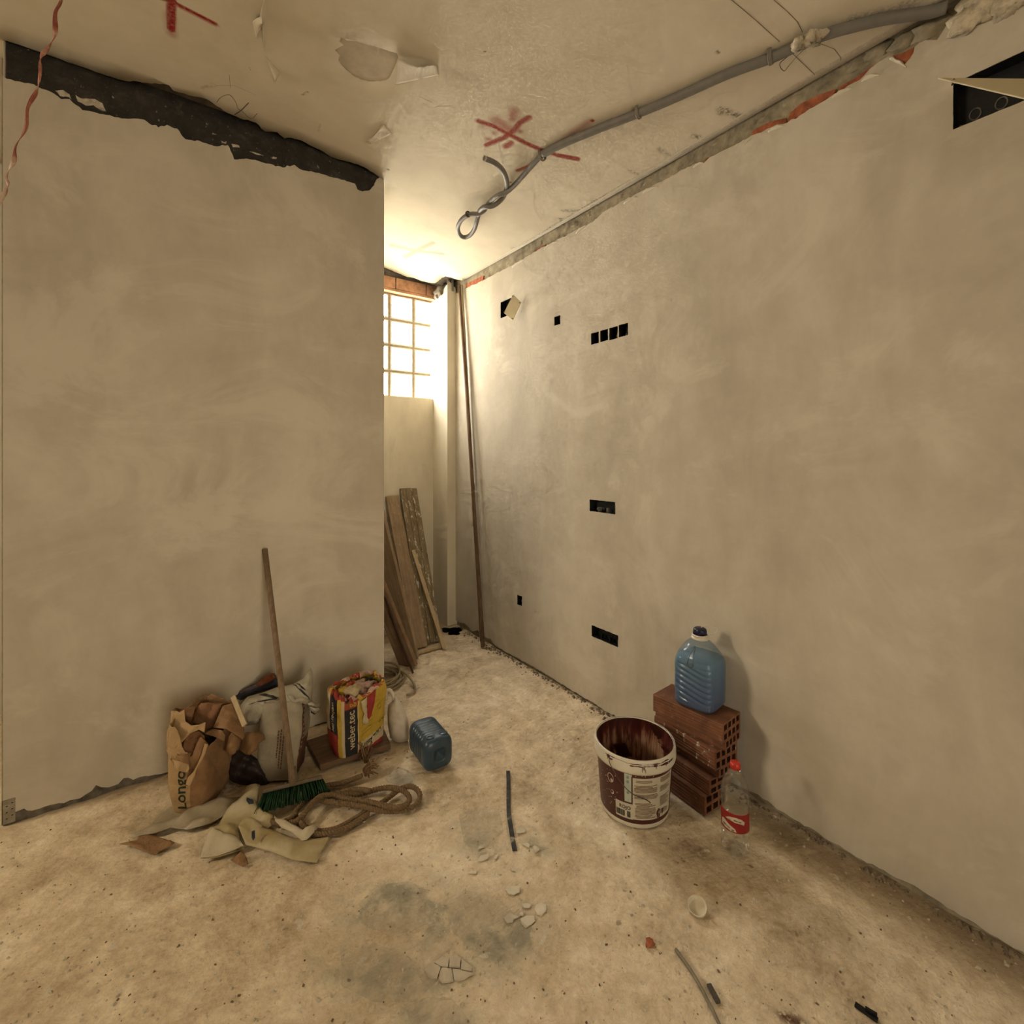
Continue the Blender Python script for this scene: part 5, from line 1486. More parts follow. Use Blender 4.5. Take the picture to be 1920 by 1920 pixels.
# --- plastic sheets on the floor
def draped(name, poly, ridges, base, mat, step, parent=None, thick=.0008, wr=.0025, seed=0, puff=0.0, pw=.05):
    """a sheet lying on the floor: outline (picture points on the floor), folds as ridges (polyline, height, width)"""
    W = [(on_z(*p).x, on_z(*p).y) for p in poly]
    P, F, BE = cdt_layer(W, [], step, .5)
    e = edge_dist(P, W); z = np.full(len(P), base) + wr*(fn2(P[:, 0]*18, P[:, 1]*18, seed, 3)+.6)*np.clip(e/.02, .2, 1)
    if puff: z += puff*np.sqrt(np.clip(e/pw, 0, 1))
    for pl, h, w in ridges:
        Q = [on_z(*p) for p in pl]; d = np.full(len(P), 9.0); tt = np.zeros(len(P)); nseg = len(Q)-1
        for i, (a, b) in enumerate(zip(Q[:-1], Q[1:])):
            ab = np.array([b.x-a.x, b.y-a.y]); t = np.clip(((P[:, 0]-a.x)*ab[0]+(P[:, 1]-a.y)*ab[1])/(ab@ab), 0, 1)
            dd = np.hypot(P[:, 0]-a.x-t*ab[0], P[:, 1]-a.y-t*ab[1]); k = dd < d; d[k] = dd[k]; tt[k] = ((i+t)/nseg)[k]
        z += h*np.exp(-(d/w)**2)*np.clip(np.sin(np.pi*np.clip(tt, .04, .96))*1.6, 0, 1)
    z = np.maximum(z, .0015)
    o = link(name, mesh_pd(name, [(p[0], p[1], q) for p, q in zip(P, z)], F), mat, parent, True); thicken(o, thick, 1); return o
def film_mat(name, c0, c1, rough=.6):
    m, nt, b = new_mat(name); pos = position(nt); n = noise(nt, pos, 7, 4, .6, .8)
    L(nt, ramp(nt, n, [(.35, c0), (.65, c1)]), b.inputs['Base Color']); b.inputs['Roughness'].default_value = rough
    bump(nt, b, noise(nt, pos, 25, 4, .6, 1.2), .35, .006); return m
M_YSHEET = film_mat('yellowed_woven_plastic', c3(.35, .265, .11), c3(.46, .39, .25))
M_WSHEET = film_mat('cream_woven_plastic', c3(.44, .37, .245), c3(.50, .425, .30))
Z5 = zp(360, 1420, 4.174)
ys_ = empty('plastic_sack', on_z(490, 1580), 'empty yellowed woven plastic sack lying flat in front of the rope', 'sack')
a_ = draped('sack_panel', Z5([(66,822),(90,760),(130,650),(150,610),(210,540),(270,440),(310,400),(380,345),(470,300),(530,300),(515,420),(560,470),(640,495),(640,540),(560,600),(440,560),(380,590),(362,640),(385,700),(410,735),(330,760),(200,800)]),
    [(Z5([(90,800),(150,650),(260,620),(340,590)]), .030, .030), (Z5([(270,440),(400,430),(520,450)]), .026, .030), (Z5([(380,345),(480,330),(520,400)]), .045, .05), (Z5([(220,670),(330,650),(410,560)]), .022, .02), (Z5([(430,440),(560,500),(640,530)]), .02, .02)], .006, M_YSHEET, .012, ys_, puff=.006)
b_ = draped('sack_panel', Z5([(362,640),(385,585),(440,550),(560,580),(690,640),(800,690),(950,660),(1060,640),(1085,650),(1000,780),(975,848),(800,835),(620,800),(500,760),(420,720)]),
    [(Z5([(390,700),(370,630),(430,570),(560,590)]), .034, .025), (Z5([(560,640),(700,720),(850,760)]), .016, .05), (Z5([(420,720),(560,770),(800,820)]), .010, .03)], .008, M_YSHEET, .012, ys_, puff=.008)
c_ = draped('sack_hem', Z5([(640,500),(670,550),(800,600),(870,640),(960,595),(990,600),(900,690),(860,700),(780,660),(700,620),(650,560)]),
    [(Z5([(650,520),(760,620),(860,660)]), .022, .02), (Z5([(860,660),(980,600)]), .02, .015)], .018, M_WSHEET, .009, ys_)
d_ = draped('sack_corner', Z5([(66,822),(95,750),(140,640),(155,610),(200,680),(260,690),(370,700),(405,735),(330,762),(200,800)]), [(Z5([(150,620),(200,690),(400,720)]), .03, .025), (Z5([(80,810),(150,640)]), .018, .03)], .011, M_WSHEET, .011, ys_)
for q in ([(467,690),(492,680),(494,740),(478,765),(466,740)], [(430,435),(480,455),(485,485),(445,490),(425,460)]):
    e_ = draped('printed_mark', Z5(q), [], .047 if q[0][1] > 600 else .056, simple('navy_print', c3(.03, .04, .05), .6, .3, 60), .008, ys_, wr=.001)
for o in (a_, b_, c_, d_) + tuple(ch for ch in ys_.children if 'mark' in ch.name): o.matrix_parent_inverse = parent_inv(ys_)
wf = draped('plastic_film', [(300,1528),(330,1512),(380,1503),(430,1500),(455,1497),(440,1515),(425,1530),(395,1548),(350,1560),(320,1556),(290,1566),(255,1572),(245,1566),(280,1552)],
    [([(330,1545),(380,1525),(440,1505)], .030, .018), ([(260,1566),(320,1548),(370,1540)], .014, .014), ([(350,1556),(400,1540)], .018, .012)], .006, film_mat('dusty_clear_film', c3(.30, .245, .16), c3(.40, .335, .23), .45), .010)
tag(wf, 'dusty crumpled pale plastic film on the floor in front of the kraft sack', 'film')
sc1 = draped('paper_scrap', [(224,1586),(240,1582),(256,1578),(262,1567),(290,1570),(314,1578),(328,1584),(316,1592),(300,1598),(292,1606),(270,1600),(245,1592)], [([(228,1586),(250,1590),(270,1598)], .010, .008), ([(300,1590),(326,1584)], .012, .010)], .004, M_KRAFT, .008, thick=.0015)
tag(sc1, 'torn flat scrap of brown cardboard on the floor below the kraft sack', 'scrap')

# ================================================================== NICHE: PLANKS AND POLES
M_PLANK = wood_mat('weathered_plank', c3(.19, .125, .068), c3(.29, .20, .115), c3(.40, .29, .175), (40, 40, 3), .66)
M_PLANK_RED = wood_mat('reddish_plank', c3(.13, .072, .038), c3(.21, .125, .068), c3(.31, .20, .115), (40, 40, 3), .68)
M_PLANK_PAINT = wood_mat('flaking_painted_plank', c3(.14, .10, .05), c3(.21, .155, .08), c3(.29, .225, .125), (30, 30, 3), .57)
def plank(name, a, b, w, t, face, mat, label, cat, group=None, grooves=0, side=None):
    a = Vector(a); b = Vector(b); d = (b-a); Ln = d.length; d.normalize()
    f = Vector(face); f = (f - d*f.dot(d)).normalized(); s = f.cross(d)
    o = empty(name, a, label, cat, group)
    R = Matrix((s, f, d)).transposed()
    o.rotation_euler = R.to_euler()
    k = grooves + 1; g = .004
    for i in range(k):
        x0 = -w/2 + w*i/k + (g/2 if i else 0); x1 = -w/2 + w*(i+1)/k - (g/2 if i < k-1 else 0)
        m = MB(); ny = 10
        def pt(u, v, x0=x0, x1=x1, i=i): return None
        V = []; 
        for j in range(ny+1):
            z = Ln*j/ny; e = .0012*fn1(j*1.7+i*5, 3, 2)
            zz = z + (.004*fn1(i*3.3, 2, 2) if j in (0, ny) else 0)
            V += [(x0+e, -t/2, zz), (x1+e, -t/2, zz), (x1+e, t/2, zz), (x0+e, t/2, zz)]
        F = [(3, 2, 1, 0), tuple(ny*4+q for q in range(4))]
        for j in range(ny):
            for q in range(4): F.append((j*4+q, j*4+(q+1) % 4, j*4+4+(q+1) % 4, j*4+4+q))
        m.add(V, F); bevel(m.build('plank_board' if k == 1 else 'tongue_board', mat, o), .002)
    if grooves:
        m = MB(); m.box((-w/2+.003, -t/2, .003), (w/2-.003, t/2-.006, Ln-.003)); m.build('backing', mat, o)
    return o
plank('wood_plank', (1.413, 3.005, .004), (1.400, 3.475, .995), .097, .022, (0, -1, .3), M_PLANK, 'plain brown plank leaning on the wall below the glass block window', 'plank', 'planks in the niche')
plank('wood_plank', (1.522, 3.040, .004), (1.536, 3.487, 1.045), .136, .018, (0, -1, .3), M_PLANK_PAINT, 'wide plank with flaking pale paint and two grooves, leaning in the niche', 'plank', 'planks in the niche', 2)
plank('wood_batten', (1.536, 2.894, .004), (1.474, 3.262, .615), .026, .018, (-.2, -1, .3), M_WOOD_PALE, 'thin pale batten leaning on the painted plank in the niche', 'batten')
nd = on_z(777, 1225, .01); ne = on_z(826, 1211, .01)
m = stick('x', nd, ne, .034, .018, None, (0, 0, 1)); tag(bevel(m.build('wood_offcut', M_WOOD_PALE), .002), 'short pale wood offcut lying at the foot of the planks', 'offcut')
A0 = Vector((1.300, 2.925, .004)); dA = Vector((-.235, .03, 1)).normalized()
plank('wood_plank', A0, A0 + dA*1.45, .150, .022, (-.86, -.40, 0), M_PLANK, 'worn plank with pale edge leaning left, half hidden by the partition', 'plank', 'planks in the niche')
B0 = Vector((1.238, 2.800, .004)); dB = Vector((-.37, .05, 1)).normalized()
plank('wood_plank', B0, B0 + dB*.74, .130, .024, (-.86, -.45, 0), M_PLANK_RED, 'short reddish brown plank leaning left nearest the partition corner', 'plank', 'planks in the niche')
m = MB(); m.tube([(1.213, 2.680, .004), (1.172, 2.720, .14), (1.06, 2.80, .52)], .006, 8); tag(m.build('iron_rod', simple('dark_rusty_rod', c3(.06, .032, .018), .8, .3), None, True), 'thin dark rod leaning on the reddish plank', 'rod')
M_POLE = wood_mat('dark_wooden_pole', c3(.085, .045, .022), c3(.14, .08, .042), c3(.22, .14, .08), (50, 50, 1.5))
M_POLE2 = wood_mat('pale_wooden_pole', c3(.26, .19, .11), c3(.33, .25, .15), c3(.38, .30, .19), (50, 50, 1.5))
m = MB(); m.tube([(1.762, 2.768, .003), (1.785, 2.965, 1.30), (1.803, 3.158, 2.575)], lambda t: .0145-.003*t, 10); tag(m.build('wooden_pole', M_POLE, None, True), 'long dark wooden pole leaning in the corner by the pier', 'pole')
m = MB(); m.tube([(1.808, 2.86, .003), (1.810, 3.00, 1.30), (1.812, 3.138, 2.57)], lambda t: .0105-.002*t, 10); tag(m.build('wooden_pole', M_POLE2, None, True), 'slimmer pale pole just behind the dark one in the corner', 'pole')

# ================================================================== SOCKET COVERS
M_COVER = simple('cream_plastic_cover', c3(.58, .49, .30), .45, .05, 15)
def plate(name, pts, t, label, screw=None):
    n = (pts[1]-pts[0]).cross(pts[3]-pts[0]).normalized()
    V = [p + n*t/2 for p in pts] + [p - n*t/2 for p in pts]
    o = empty(name, pts[0], label, 'cover'); inv = parent_inv(o)
    b = bevel(link('plate', mesh_pd(name, V, [(0,1,2,3),(7,6,5,4),(0,4,5,1),(1,5,6,2),(2,6,7,3),(3,7,4,0)]), M_COVER, o), .0012); b.matrix_parent_inverse = inv
    c = sum(pts, Vector())/4
    for q in pts:
        p = c.lerp(q, .86)
        m = MB(); m.tube([p - n*(t/2+.010), p + n*(t/2+.0015)], .0022, 8); s = m.build('screw', M_WIRE, o, True); s.matrix_parent_inverse = inv
    return o
plate('socket_cover', [on_x(962.3, 552.4, XR-.040), on_x(977.6, 567, XR-.022), on_x(961.6, 601, XR-.040), on_x(944.8, 586.7, XR-.062)], .003, 'small cream square cover hanging askew on the far junction box')
A, B, D = on_x(1758, 147, XR-.040), on_x(2010, 206, XR-.150), on_x(2010, 150, XR-.018)
plate('socket_cover', [A, B, B + D - A, D], .004, 'large cream cover plate sticking out of the black box at the top right')

# ================================================================== CEILING CONDUIT
M_COND = simple('grey_conduit', c3(.19, .175, .155), .5, .12, 30, .1)
cd = empty('conduit', on_ceil(1300, 170), 'grey plastic conduit clipped along the ceiling, its end twisted into a hanging loop', 'conduit')
cinv = parent_inv(cd)
main_px = [(1775,14),(1743,23),(1668,34),(1610,47),(1553,63),(1496,86),(1445,109),(1364,139),(1278,178),(1198,212),(1106,248),(1050,272),(1018,289)]
mp = [on_ceil(px, py, .019) for px, py in main_px]
m = MB(); m.tube(spline(mp, 8), .0165, 14); o = m.build('conduit_run', M_COND, cd, True); o.matrix_parent_inverse = cinv
Z6 = zp(840, 190, 6.4)
lp = [(1130,640),(1060,710),(980,800),(900,890),(830,970),(760,1040),(690,1095),(610,1125),(530,1180),(470,1250),(430,1310),(360,1350),(280,1352),(205,1385),(145,1445),(118,1530),(145,1605),(200,1632),(265,1605),(318,1530),(345,1440),(365,1370),(385,1310),(440,1268),(520,1262),(600,1215),(660,1150),(692,1080),(708,1000),(692,905),(645,815),(560,740),(440,685)]
lo = [.022,.026,.030,.034,.038,.042,.050,.056,.050,.040,.048,.056,.056,.056,.060,.062,.064,.064,.062,.058,.052,.040,.050,.062,.066,.052,.034,.032,.040,.055,.072,.088,.105]
m = MB(); m.tube(spline([on_ceil(p[0], p[1], h) for p, h in zip(Z6(lp), lo)], 6), .0122, 12); o = m.build('conduit_loop', M_COND, cd, True); o.matrix_parent_inverse = cinv
e0 = on_ceil(*Z6([(440,685)])[0], .105); e1 = on_ceil(*Z6([(470,697)])[0], .102)
m = MB(); v, f = lathe([(.0124, 0), (.0124, .006), (.0098, .006), (.0098, -.004)], 14)
q = (e0-e1).normalized().to_track_quat('Z', 'Y').to_matrix().to_4x4(); q.translation = e0 - (e0-e1).normalized()*.003
m.add([q @ Vector(p) for p in v], f); o = m.build('cut_end', simple('pale_cut_end', c3(.42, .37, .29), .6, .1), cd, True); o.matrix_parent_inverse = cinv
M_CLIP = simple('grey_clip', c3(.24, .215, .175), .5, .15, 30)
for (ax_, ay_), (bx_, by_), r in (((1230,198),(1166,226),.0185), ((1470,98),(1420,119),.0185), ((1030,283),(1004,302),.0185)):
    a, b = on_ceil(ax_, ay_, .019), on_ceil(bx_, by_, .019); c = (a+b)/2; t = (b-a).normalized()
    m = MB(); s = t.cross(Vector((0, 0, 1))).normalized(); pts = []
    for k in range(25):
        a_ = math.pi*k/24; pts.append(c + s*math.cos(a_)*r - Vector((0, 0, 1))*math.sin(a_)*r)
    pts = [pts[0] + Vector((0, 0, .02))] + pts + [pts[-1] + Vector((0, 0, .02))]
    for w in (-.004, 0, .004): m.tube([p + t*w for p in pts], .0028, 5)
    o = m.build('pipe_clip', M_CLIP, cd, True); o.matrix_parent_inverse = cinv
cc = on_ceil(*Z6([(240,1355)])[0], .056); m = MB()
tt = (on_ceil(*Z6([(205,1385)])[0], .056) - on_ceil(*Z6([(280,1352)])[0], .056)).normalized(); s = tt.orthogonal().normalized(); s2 = tt.cross(s)
for w in (-.003, .003): m.tube([cc + tt*w + (s*math.cos(a)+s2*math.sin(a))*.0145 for a in np.linspace(0, 2*math.pi, 18)[:-1]], .0030, 5, True)
o = m.build('wire_tie', M_WIRE, cd, True); o.matrix_parent_inverse = cinv
for k, (px, py, rr) in enumerate(((1500,82,.020), (1520,74,.022), (1538,66,.016))):
    p = on_ceil(px, py, .030); lump('plaster_dab', (p.x, p.y, p.z), rr, M_CRUMB, cd, 300+k, (1.5, 1.2, .6), 14).matrix_parent_inverse = cinv
wl = [on_ceil(px, py, h) for px, py, h in ((1515,85,.03), (1495,105,.035), (1480,122,.03), (1470,133,.03), (1462,120,.028), (1478,105,.02))]
m = MB(); m.tube(spline(wl, 5), .0012, 4); o = m.build('loose_wire', M_WIRE, cd, True); o.matrix_parent_inverse = cinv

# ================================================================== HANGING CORD AND STRAY WIRES
cpx = [(150,-300),(140,-160),(128,-60),(115,0),(104,24),(103,63),(91,89),(77,107),(75,139),(69,170),(52,202),(48,241),(30,273),(26,301),(12,329),(15,348),(2,374),(-14,410),(-10,450)]
cpts = spline([at_depth(x, y, 1.22) for x, y in cpx], 8)
cpts[0].z = 2.786
m = MB(); n = len(cpts); fr_ = frames(cpts)
for i in range(n):
    t, N, B = fr_[i]; a = i*.19 + .8*math.sin(i*.11); w = .0042 + .0012*math.sin(i*.37)
    s = N*math.cos(a)+B*math.sin(a); k = N*-math.sin(a)+B*math.cos(a)
    m.v += [tuple(cpts[i]+s*w+k*.0006), tuple(cpts[i]+s*w-k*.0006), tuple(cpts[i]-s*w-k*.0006), tuple(cpts[i]-s*w+k*.0006)]
for i in range(n-1):
    for q in range(4): m.f.append((i*4+q, i*4+(q+1) % 4, i*4+4+(q+1) % 4, i*4+4+q)); m.m.append(0)
def cord_mat():
    m_, nt, b = new_mat('faded_red_white_tape'); pos = position(nt)
    L(nt, ramp(nt, noise(nt, scaled(nt, pos, (1, 1, 1)), 16, 3, .6), [(.40, c3(.22, .045, .028)), (.50, c3(.32, .12, .07)), (.60, c3(.50, .36, .25))]), b.inputs['Base Color']); b.inputs['Roughness'].default_value = .6; return m_
tag(m.build('barrier_tape', cord_mat(), None, True), 'thin twisted red and white tape hanging from the ceiling at the left', 'tape')
m = MB()
m.tube(spline([on_ceil(406, 192, .004), on_ceil(415, 182, .02), on_ceil(430, 178, .03), on_ceil(441, 190, .03), on_ceil(446, 203, .02), on_ceil(452, 207, .005)], 6), .0011, 4)
m.tube(spline([on_ceil(440, 215, .002), on_ceil(452, 207, .006), on_ceil(466, 193, .002)], 5), .0016, 5)
m.tube(spline([on_ceil(452, 207, .005), on_ceil(470, 222, .012), on_ceil(482, 213, .004)], 5), .0010, 4)
tag(m.build('iron_wire', M_WIRE, None, True), 'thin wire loop poking out of the ceiling above the black strip', 'wire')

# ================================================================== SMALL THINGS ON THE FLOOR
def fz(p, add=0.0): return float(floor_h(p.x, p.y)) + add
def on_floor(px, py, add=0.0):
    p = on_z(px, py, 0.0); p.z = fz(p, add); return p
def ribbon(name, pxs, w, t, mat, label, cat, lift=.002):
    pts = spline([on_floor(*p, lift) for p in pxs], 6); fr_ = frames(pts); m = MB()
    for i, p in enumerate(pts):
        d = fr_[i][0]; s = d.cross(Vector((0, 0, 1))).normalized()
        for a, b in ((-1, 0), (1, 0), (1, 1), (-1, 1)): m.v.append(tuple(p + s*a*w/2 + Vector((0, 0, b*t))))
    for i in range(len(pts)-1):
        for q in range(4): m.f.append((i*4+q, i*4+(q+1) % 4, i*4+4+(q+1) % 4, i*4+4+q)); m.m.append(0)
    n = len(pts); m.f += [(3, 2, 1, 0), tuple((n-1)*4+q for q in range(4))]; m.m += [0, 0]
    return tag(m.build(name, mat), label, cat)
def strip_mat():
    m_, nt, b = new_mat('dusty_black_strip'); pos = position(nt)
    L(nt, ramp(nt, noise(nt, pos, 22, 5, .7), [(.42, c3(.016, .014, .012)), (.56, c3(.05, .044, .036)), (.64, c3(.30, .26, .19))]), b.inputs['Base Color']); b.inputs['Roughness'].default_value = .7; return m_
Z7 = zp(860, 1430, 5.818)
ribbon('rubber_strip', Z7([(539,93),(543,250),(543,400),(548,560),(565,680),(590,830),(613,950)]), .0155, .004, strip_mat(), 'black bent rubber strip lying on the floor in the middle', 'strip')
M_CHIP = simple('white_plaster_chip', c3(.62, .55, .43), .85, .10, 30, .3)
def chip(name, pxpoly, t, label, cat='flake', group=None, mat=M_CHIP, tilt=.0, seed=0):
    P = [on_z(*p) for p in pxpoly]; q = rag([(p.x, p.y) for p in P] + [(P[0].x, P[0].y)], .0010, .006, seed)[:-1]
    c = Vector((sum(p[0] for p in q)/len(q), sum(p[1] for p in q)/len(q), 0)); z0 = fz(c, .0025)
    V = [(x, y, z0 + t + tilt*(x-c.x)*3) for x, y in q] + [(x, y, z0 + tilt*(x-c.x)*3) for x, y in q]; n = len(q)
    F = [tuple(range(n)), tuple(range(2*n-1, n-1, -1))] + [(i, n+i, n+(i+1) % n, (i+1) % n) for i in range(n)]
    return tag(link(name, mesh_pd(name, V, F), mat), label, cat, group)
G1 = 'white plaster flakes on the floor'
for i, (pl, lb) in enumerate((
    ([(625,775),(640,725),(690,705),(730,735),(720,760)], 'white plaster flake touching the right side of the black rubber strip'),
    ([(210,940),(235,890),(285,885),(290,910)], 'small white plaster flake left of the lower end of the rubber strip'),
    ([(205,1065),(240,1010),(330,995),(320,1040),(270,1060)], 'long thin plaster flake below left of the rubber strip'),
    ([(380,1045),(400,1000),(435,990),(415,1030)], 'tiny plaster flake beside the long thin one below the strip'),
    ([(690,880),(740,870),(775,890),(770,920)], 'slim plaster flake just right of the lower end of the strip'),
    ([(510,1375),(525,1340),(590,1345),(670,1345),(665,1400),(600,1430),(540,1415)], 'large pale plaster flake lying alone below the rubber strip'),
    ([(490,1690),(560,1625),(650,1665),(600,1690),(590,1725),(530,1735)], 'leftmost plaster flake of the cluster in the floor centre'),
    ([(675,1690),(740,1655),(820,1660),(830,1710),(790,1750),(730,1785),(690,1750)], 'lowest plaster flake of the cluster in the floor centre'),
    ([(845,1540),(890,1515),(950,1540),(955,1600),(905,1650),(860,1640),(830,1590)], 'rightmost plaster flake of the cluster in the floor centre'),
    ([(690,1530),(740,1510),(790,1530),(770,1560),(710,1560)], 'topmost plaster flake of the cluster in the floor centre'),
    ([(660,1640),(680,1615),(705,1630),(695,1655)], 'smallest plaster flake between the others of the floor cluster'),
    ([(100,1200),(130,1180),(195,1175),(190,1210)], 'faint plaster flake far left of the large pale one'),
    ([(565,1135),(620,1150),(630,1168),(580,1160)], 'narrow plaster flake between the strip and the large flake'))):
    chip('plaster_flake', Z7(pl), .003, lb, 'flake', G1, tilt=.02*((i % 3)-1), seed=i)
p = on_floor(*Z7([(845,945)])[0]); tag(lump('plaster_lump', (p.x, p.y, p.z + .008), .011, M_CHIP, None, 17, (1, 1, .8), 10), 'small rounded lump of white plaster right of the rubber strip', 'lump')
SH = 'cracked shards of dried plaster'
SL = ['leftmost shard of the cracked plaster patch at the bottom centre', 'upper left shard of the cracked plaster patch at the bottom centre', 'top middle shard of the cracked plaster patch at the bottom centre', 'upper right shard of the cracked plaster patch at the bottom centre', 'lower middle shard of the cracked plaster patch at the bottom centre', 'lower right shard of the cracked plaster patch at the bottom centre']
for i, pl in enumerate(([(795,1818),(812,1804),(826,1812),(820,1832),(808,1832)], [(814,1803),(828,1793),(842,1796),(840,1812),(828,1811)], [(844,1796),(853,1787),(864,1795),(862,1812),(842,1813)], [(866,1796),(885,1811),(884,1820),(864,1815)], [(822,1834),(828,1814),(846,1815),(850,1838),(829,1841)], [(852,1837),(848,1815),(864,1818),(889,1823),(866,1835)])):
    chip('plaster_shard', pl, .004, SL[i], 'shard', SH, seed=30+i, mat=simple('dull_plaster_shard', c3(.50, .43, .32), .9, .12, 30, .4) if i == 0 else bpy.data.materials['dull_plaster_shard'])
# jar cap
cp_ = on_floor(1308, 1706); cap = MB()
v, f = lathe([(.0, .002), (.020, .002), (.0225, .0035), (.0245, .016), (.0262, .016), (.0262, .013), (.0240, .001), (.021, .0), (.0, .0)], 28)
Rt = Matrix.Translation((cp_.x, cp_.y, cp_.z + .008)) @ Matrix.Rotation(.30, 4, Vector((.81, -.586, 0))) @ Matrix.Rotation(-.18, 4, Vector((.586, .81, 0)))
cap.add([Rt @ Vector(p) for p in v], f); tag(cap.build('plastic_cap', simple('cream_cap_plastic', c3(.62, .55, .40), .45, .05), None, True), 'white round plastic cap lying open side up on the floor', 'cap')
p = on_floor(1218, 1768); tag(lump('brick_chip', (p.x, p.y, p.z + .007), .0105, M_BRICK, None, 5, (1.3, 1, .8), 8), 'small red brick chip on the floor left of the grey rod', 'chip')
gr = [on_floor(px, py, .0055) for px, py in ((1267, 1780), (1285, 1805), (1300, 1828), (1318, 1860), (1332, 1888), (1348, 1922), (1362, 1960))]
m = MB(); m.tube(spline(gr, 6), .0042, 8); tag(m.build('metal_rod', simple('grey_rod', c3(.22, .19, .135), .6, .25), None, True), 'thin grey rod lying on the floor at the bottom right', 'rod')
a, b = on_floor(1329, 1847, .006), on_floor(1347, 1882, .006)
tag(bevel(stick('x', a, b, .012, .007, None, (0, 0, 1)).build('metal_bar', simple('dull_dark_metal', c3(.085, .072, .055), .6, .3, 40)), .001), 'short flat dark metal bar beside the grey rod', 'bar')
kl = empty('plastic_clip', on_floor(1625, 1896), 'black plastic clip lying at the bottom right of the floor', 'clip'); kin = parent_inv(kl)
a, b = on_floor(1603, 1881, .005), on_floor(1646, 1911, .005)
o = bevel(stick('x', a, b, .012, .006, None, (0, 0, 1)).build('clip_body', M_BLACK, kl), .001); o.matrix_parent_inverse = kin
a, b = on_floor(1622, 1893, .012), on_floor(1645, 1906, .012)
o = bevel(stick('x', a, b, .006, .006, None, (0, 0, 1)).build('clip_arm', M_BLACK, kl), .001); o.matrix_parent_inverse = kin
p = on_floor(446, 1616); lf = draped('dry_leaf', [(432,1614),(442,1606),(452,1606),(462,1612),(466,1622),(456,1628),(444,1624)], [([(436,1618),(460,1612)], .016, .008), ([(444,1624),(456,1608)], .012, .006)], .003, M_KRAFT, .006)
tag(lf, 'small crumpled dry brown leaf in front of the yellowed sack', 'leaf')
M_CLEAR, nt, b = new_mat('clear_dusty_film'); b.inputs['Base Color'].default_value = c3(.50, .46, .36); b.inputs['Roughness'].default_value = .22; b.inputs['Alpha'].default_value = .38
bump(nt, b, noise(nt, position(nt), 40, 4, .6, 2.5), .8, .01)
ff = draped('plastic_film', [(722,1462),(735,1450),(752,1446),(770,1452),(778,1463),(768,1472),(745,1474),(728,1470)], [([(730,1466),(750,1452),(772,1458)], .02, .012), ([(740,1472),(760,1464)], .014, .010)], .004, M_CLEAR, .008); tag(ff, 'small crumpled clear film between the jerrycan and the rope', 'film')
M_SMEAR, nt, b = new_mat('stuck_greyish_film'); b.inputs['Base Color'].default_value = c3(.52, .46, .34); b.inputs['Roughness'].default_value = .25; b.inputs['Alpha'].default_value = .11
sp_ = position(nt); bump(nt, b, noise(nt, scaled(nt, sp_, (6, 26, 1)), 3, 4, .6, 1.5), 1.0, .012)
for i, (pl, lb) in enumerate((([(690,1690),(720,1660),(770,1655),(800,1670),(790,1700),(810,1730),(760,1750),(700,1745),(670,1720)], 'greyish plastic film stuck to the floor, left of the floor centre'),
        ([(830,1690),(870,1670),(920,1680),(950,1700),(990,1740),(1000,1780),(940,1800),(880,1780),(850,1750)], 'greyish plastic film stuck to the floor below the flake cluster'),
        ([(640,1790),(700,1770),(760,1790),(820,1840),(780,1880),(700,1880),(640,1850)], 'greyish plastic film stuck to the floor left of the cracked plaster'),
        ([(760,1890),(800,1870),(850,1880),(880,1915),(870,1950),(780,1950)], 'greyish plastic film at the bottom edge of the floor'),
        ([(860,1530),(900,1510),(935,1520),(945,1560),(910,1590),(870,1580)], 'greyish plastic film stuck to the floor left of the rubber strip'))):
    rd = []
    cx = sum(q[0] for q in pl)/len(pl); cy = sum(q[1] for q in pl)/len(pl); rs = random.Random(i+60)
    for k in range(9):
        x0 = cx + (rs.random()-.5)*90; y0 = cy + (rs.random()-.5)*50; rd.append(([(x0, y0), (x0+8+rs.random()*14, y0-14), (x0+20+rs.random()*30, y0-34-rs.random()*20)], .006, .006))
    tag(draped('plastic_film', pl, rd, .0015, M_SMEAR, .010, thick=.0004, wr=.0012, seed=i), lb, 'film')
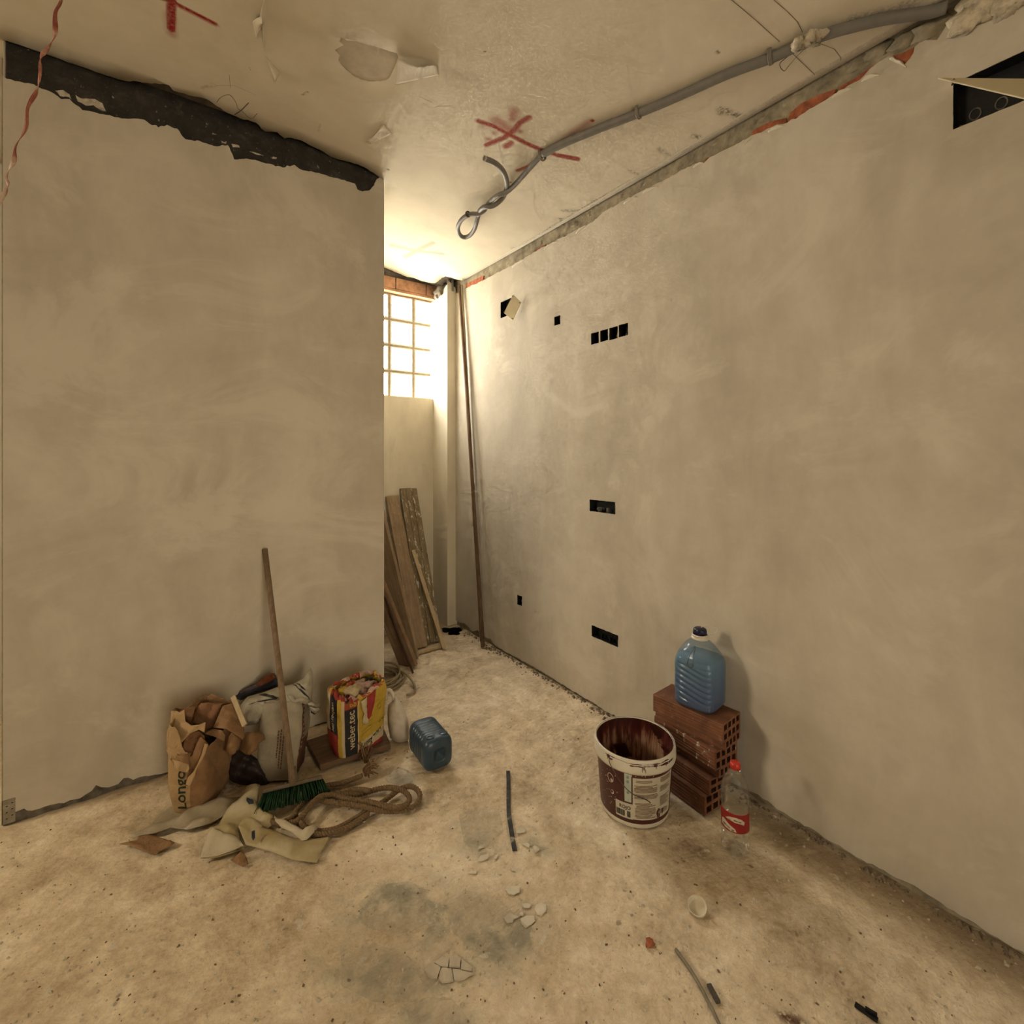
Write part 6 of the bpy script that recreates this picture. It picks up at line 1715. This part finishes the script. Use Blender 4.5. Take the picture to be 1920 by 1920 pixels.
# crumbs and grit: nobody could count them
def crumbs(name, n, region, smin, smax, mat, label, seed):
    rs = np.random.default_rng(seed); V = []; F = []
    k = 0
    while k < n:
        px = region[0] + (region[2]-region[0])*rs.random(); py = region[1] + (region[3]-region[1])*rs.random()**.8
        p = on_z(px, py)
        if p.x > XR-.01 or (p.y > YL-.01 and p.x < XP1+.01) or p.y > 3.2 or p.x < -1.2: continue
        s = smin + (smax-smin)*rs.random()**3; b0 = len(V); z = fz(p)
        ang = rs.random()*6.28; ca, sa = math.cos(ang), math.sin(ang); e = .5+rs.random()
        base = [(-1, -.6, 0), (.9, -.8, 0), (1.1, .5, 0), (-.4, .9, 0)]
        for x, y, _ in base:
            x *= s*e*(.7+.6*rs.random()); y *= s*(.7+.6*rs.random()); V.append((p.x+x*ca-y*sa, p.y+x*sa+y*ca, z-.001))
        for x, y, _ in base:
            x *= s*e*.6; y *= s*.6; V.append((p.x+x*ca-y*sa, p.y+x*sa+y*ca, z+s*(.5+.5*rs.random())))
        F += [(b0+4, b0+5, b0+6, b0+7)] + [(b0+q, b0+(q+1) % 4, b0+4+(q+1) % 4, b0+4+q) for q in range(4)]
        k += 1
    o = link(name, mesh_pd(name, V, F), mat); tag(o, label, 'debris', None, 'stuff')
crumbs('dark_grit', 700, (-40, 1230, 1960, 1960), .0008, .0040, simple('dark_grit', c3(.17, .12, .075), .95, .4, 20), 'scattered dark brown grit over the whole floor', 3)
crumbs('pale_grit', 1500, (-40, 1230, 1960, 1960), .0010, .0052, simple('pale_grit', c3(.52, .46, .35), .95, .2, 20), 'scattered pale plaster crumbs over the whole floor', 4)
crumbs('wall_rubble', 500, (860, 1180, 1920, 1800), .002, .008, simple('rubble_grit', c3(.20, .15, .10), .95, .5, 20), 'brown rubble crumbs along the foot of the right wall', 5) if False else None
rs = np.random.default_rng(11); V = []; F = []
for k in range(700):
    y = 3.1 - 3.4*rs.random(); x = XR - .002 - abs(rs.normal())*.018*(2.0 if y > 2.6 else 1.0)
    z = float(floor_h(x, y)); s = .002 + .007*rs.random()**2.5; b0 = len(V)
    for dx, dy in ((-1, -1), (1, -.8), (.9, 1), (-.8, .9)): V.append((min(x+dx*s, XR-.0005), y+dy*s*1.4, z-.001))
    V.append((min(x+.2*s, XR-.0005), y, z+s*1.3)); F += [(b0+q, b0+(q+1) % 4, b0+4) for q in range(4)]
tag(link('wall_rubble', mesh_pd('wall_rubble', V, F), simple('rubble_grit', c3(.20, .15, .10), .95, .5, 20)), 'brown rubble crumbs along the foot of the right wall', 'debris', None, 'stuff')
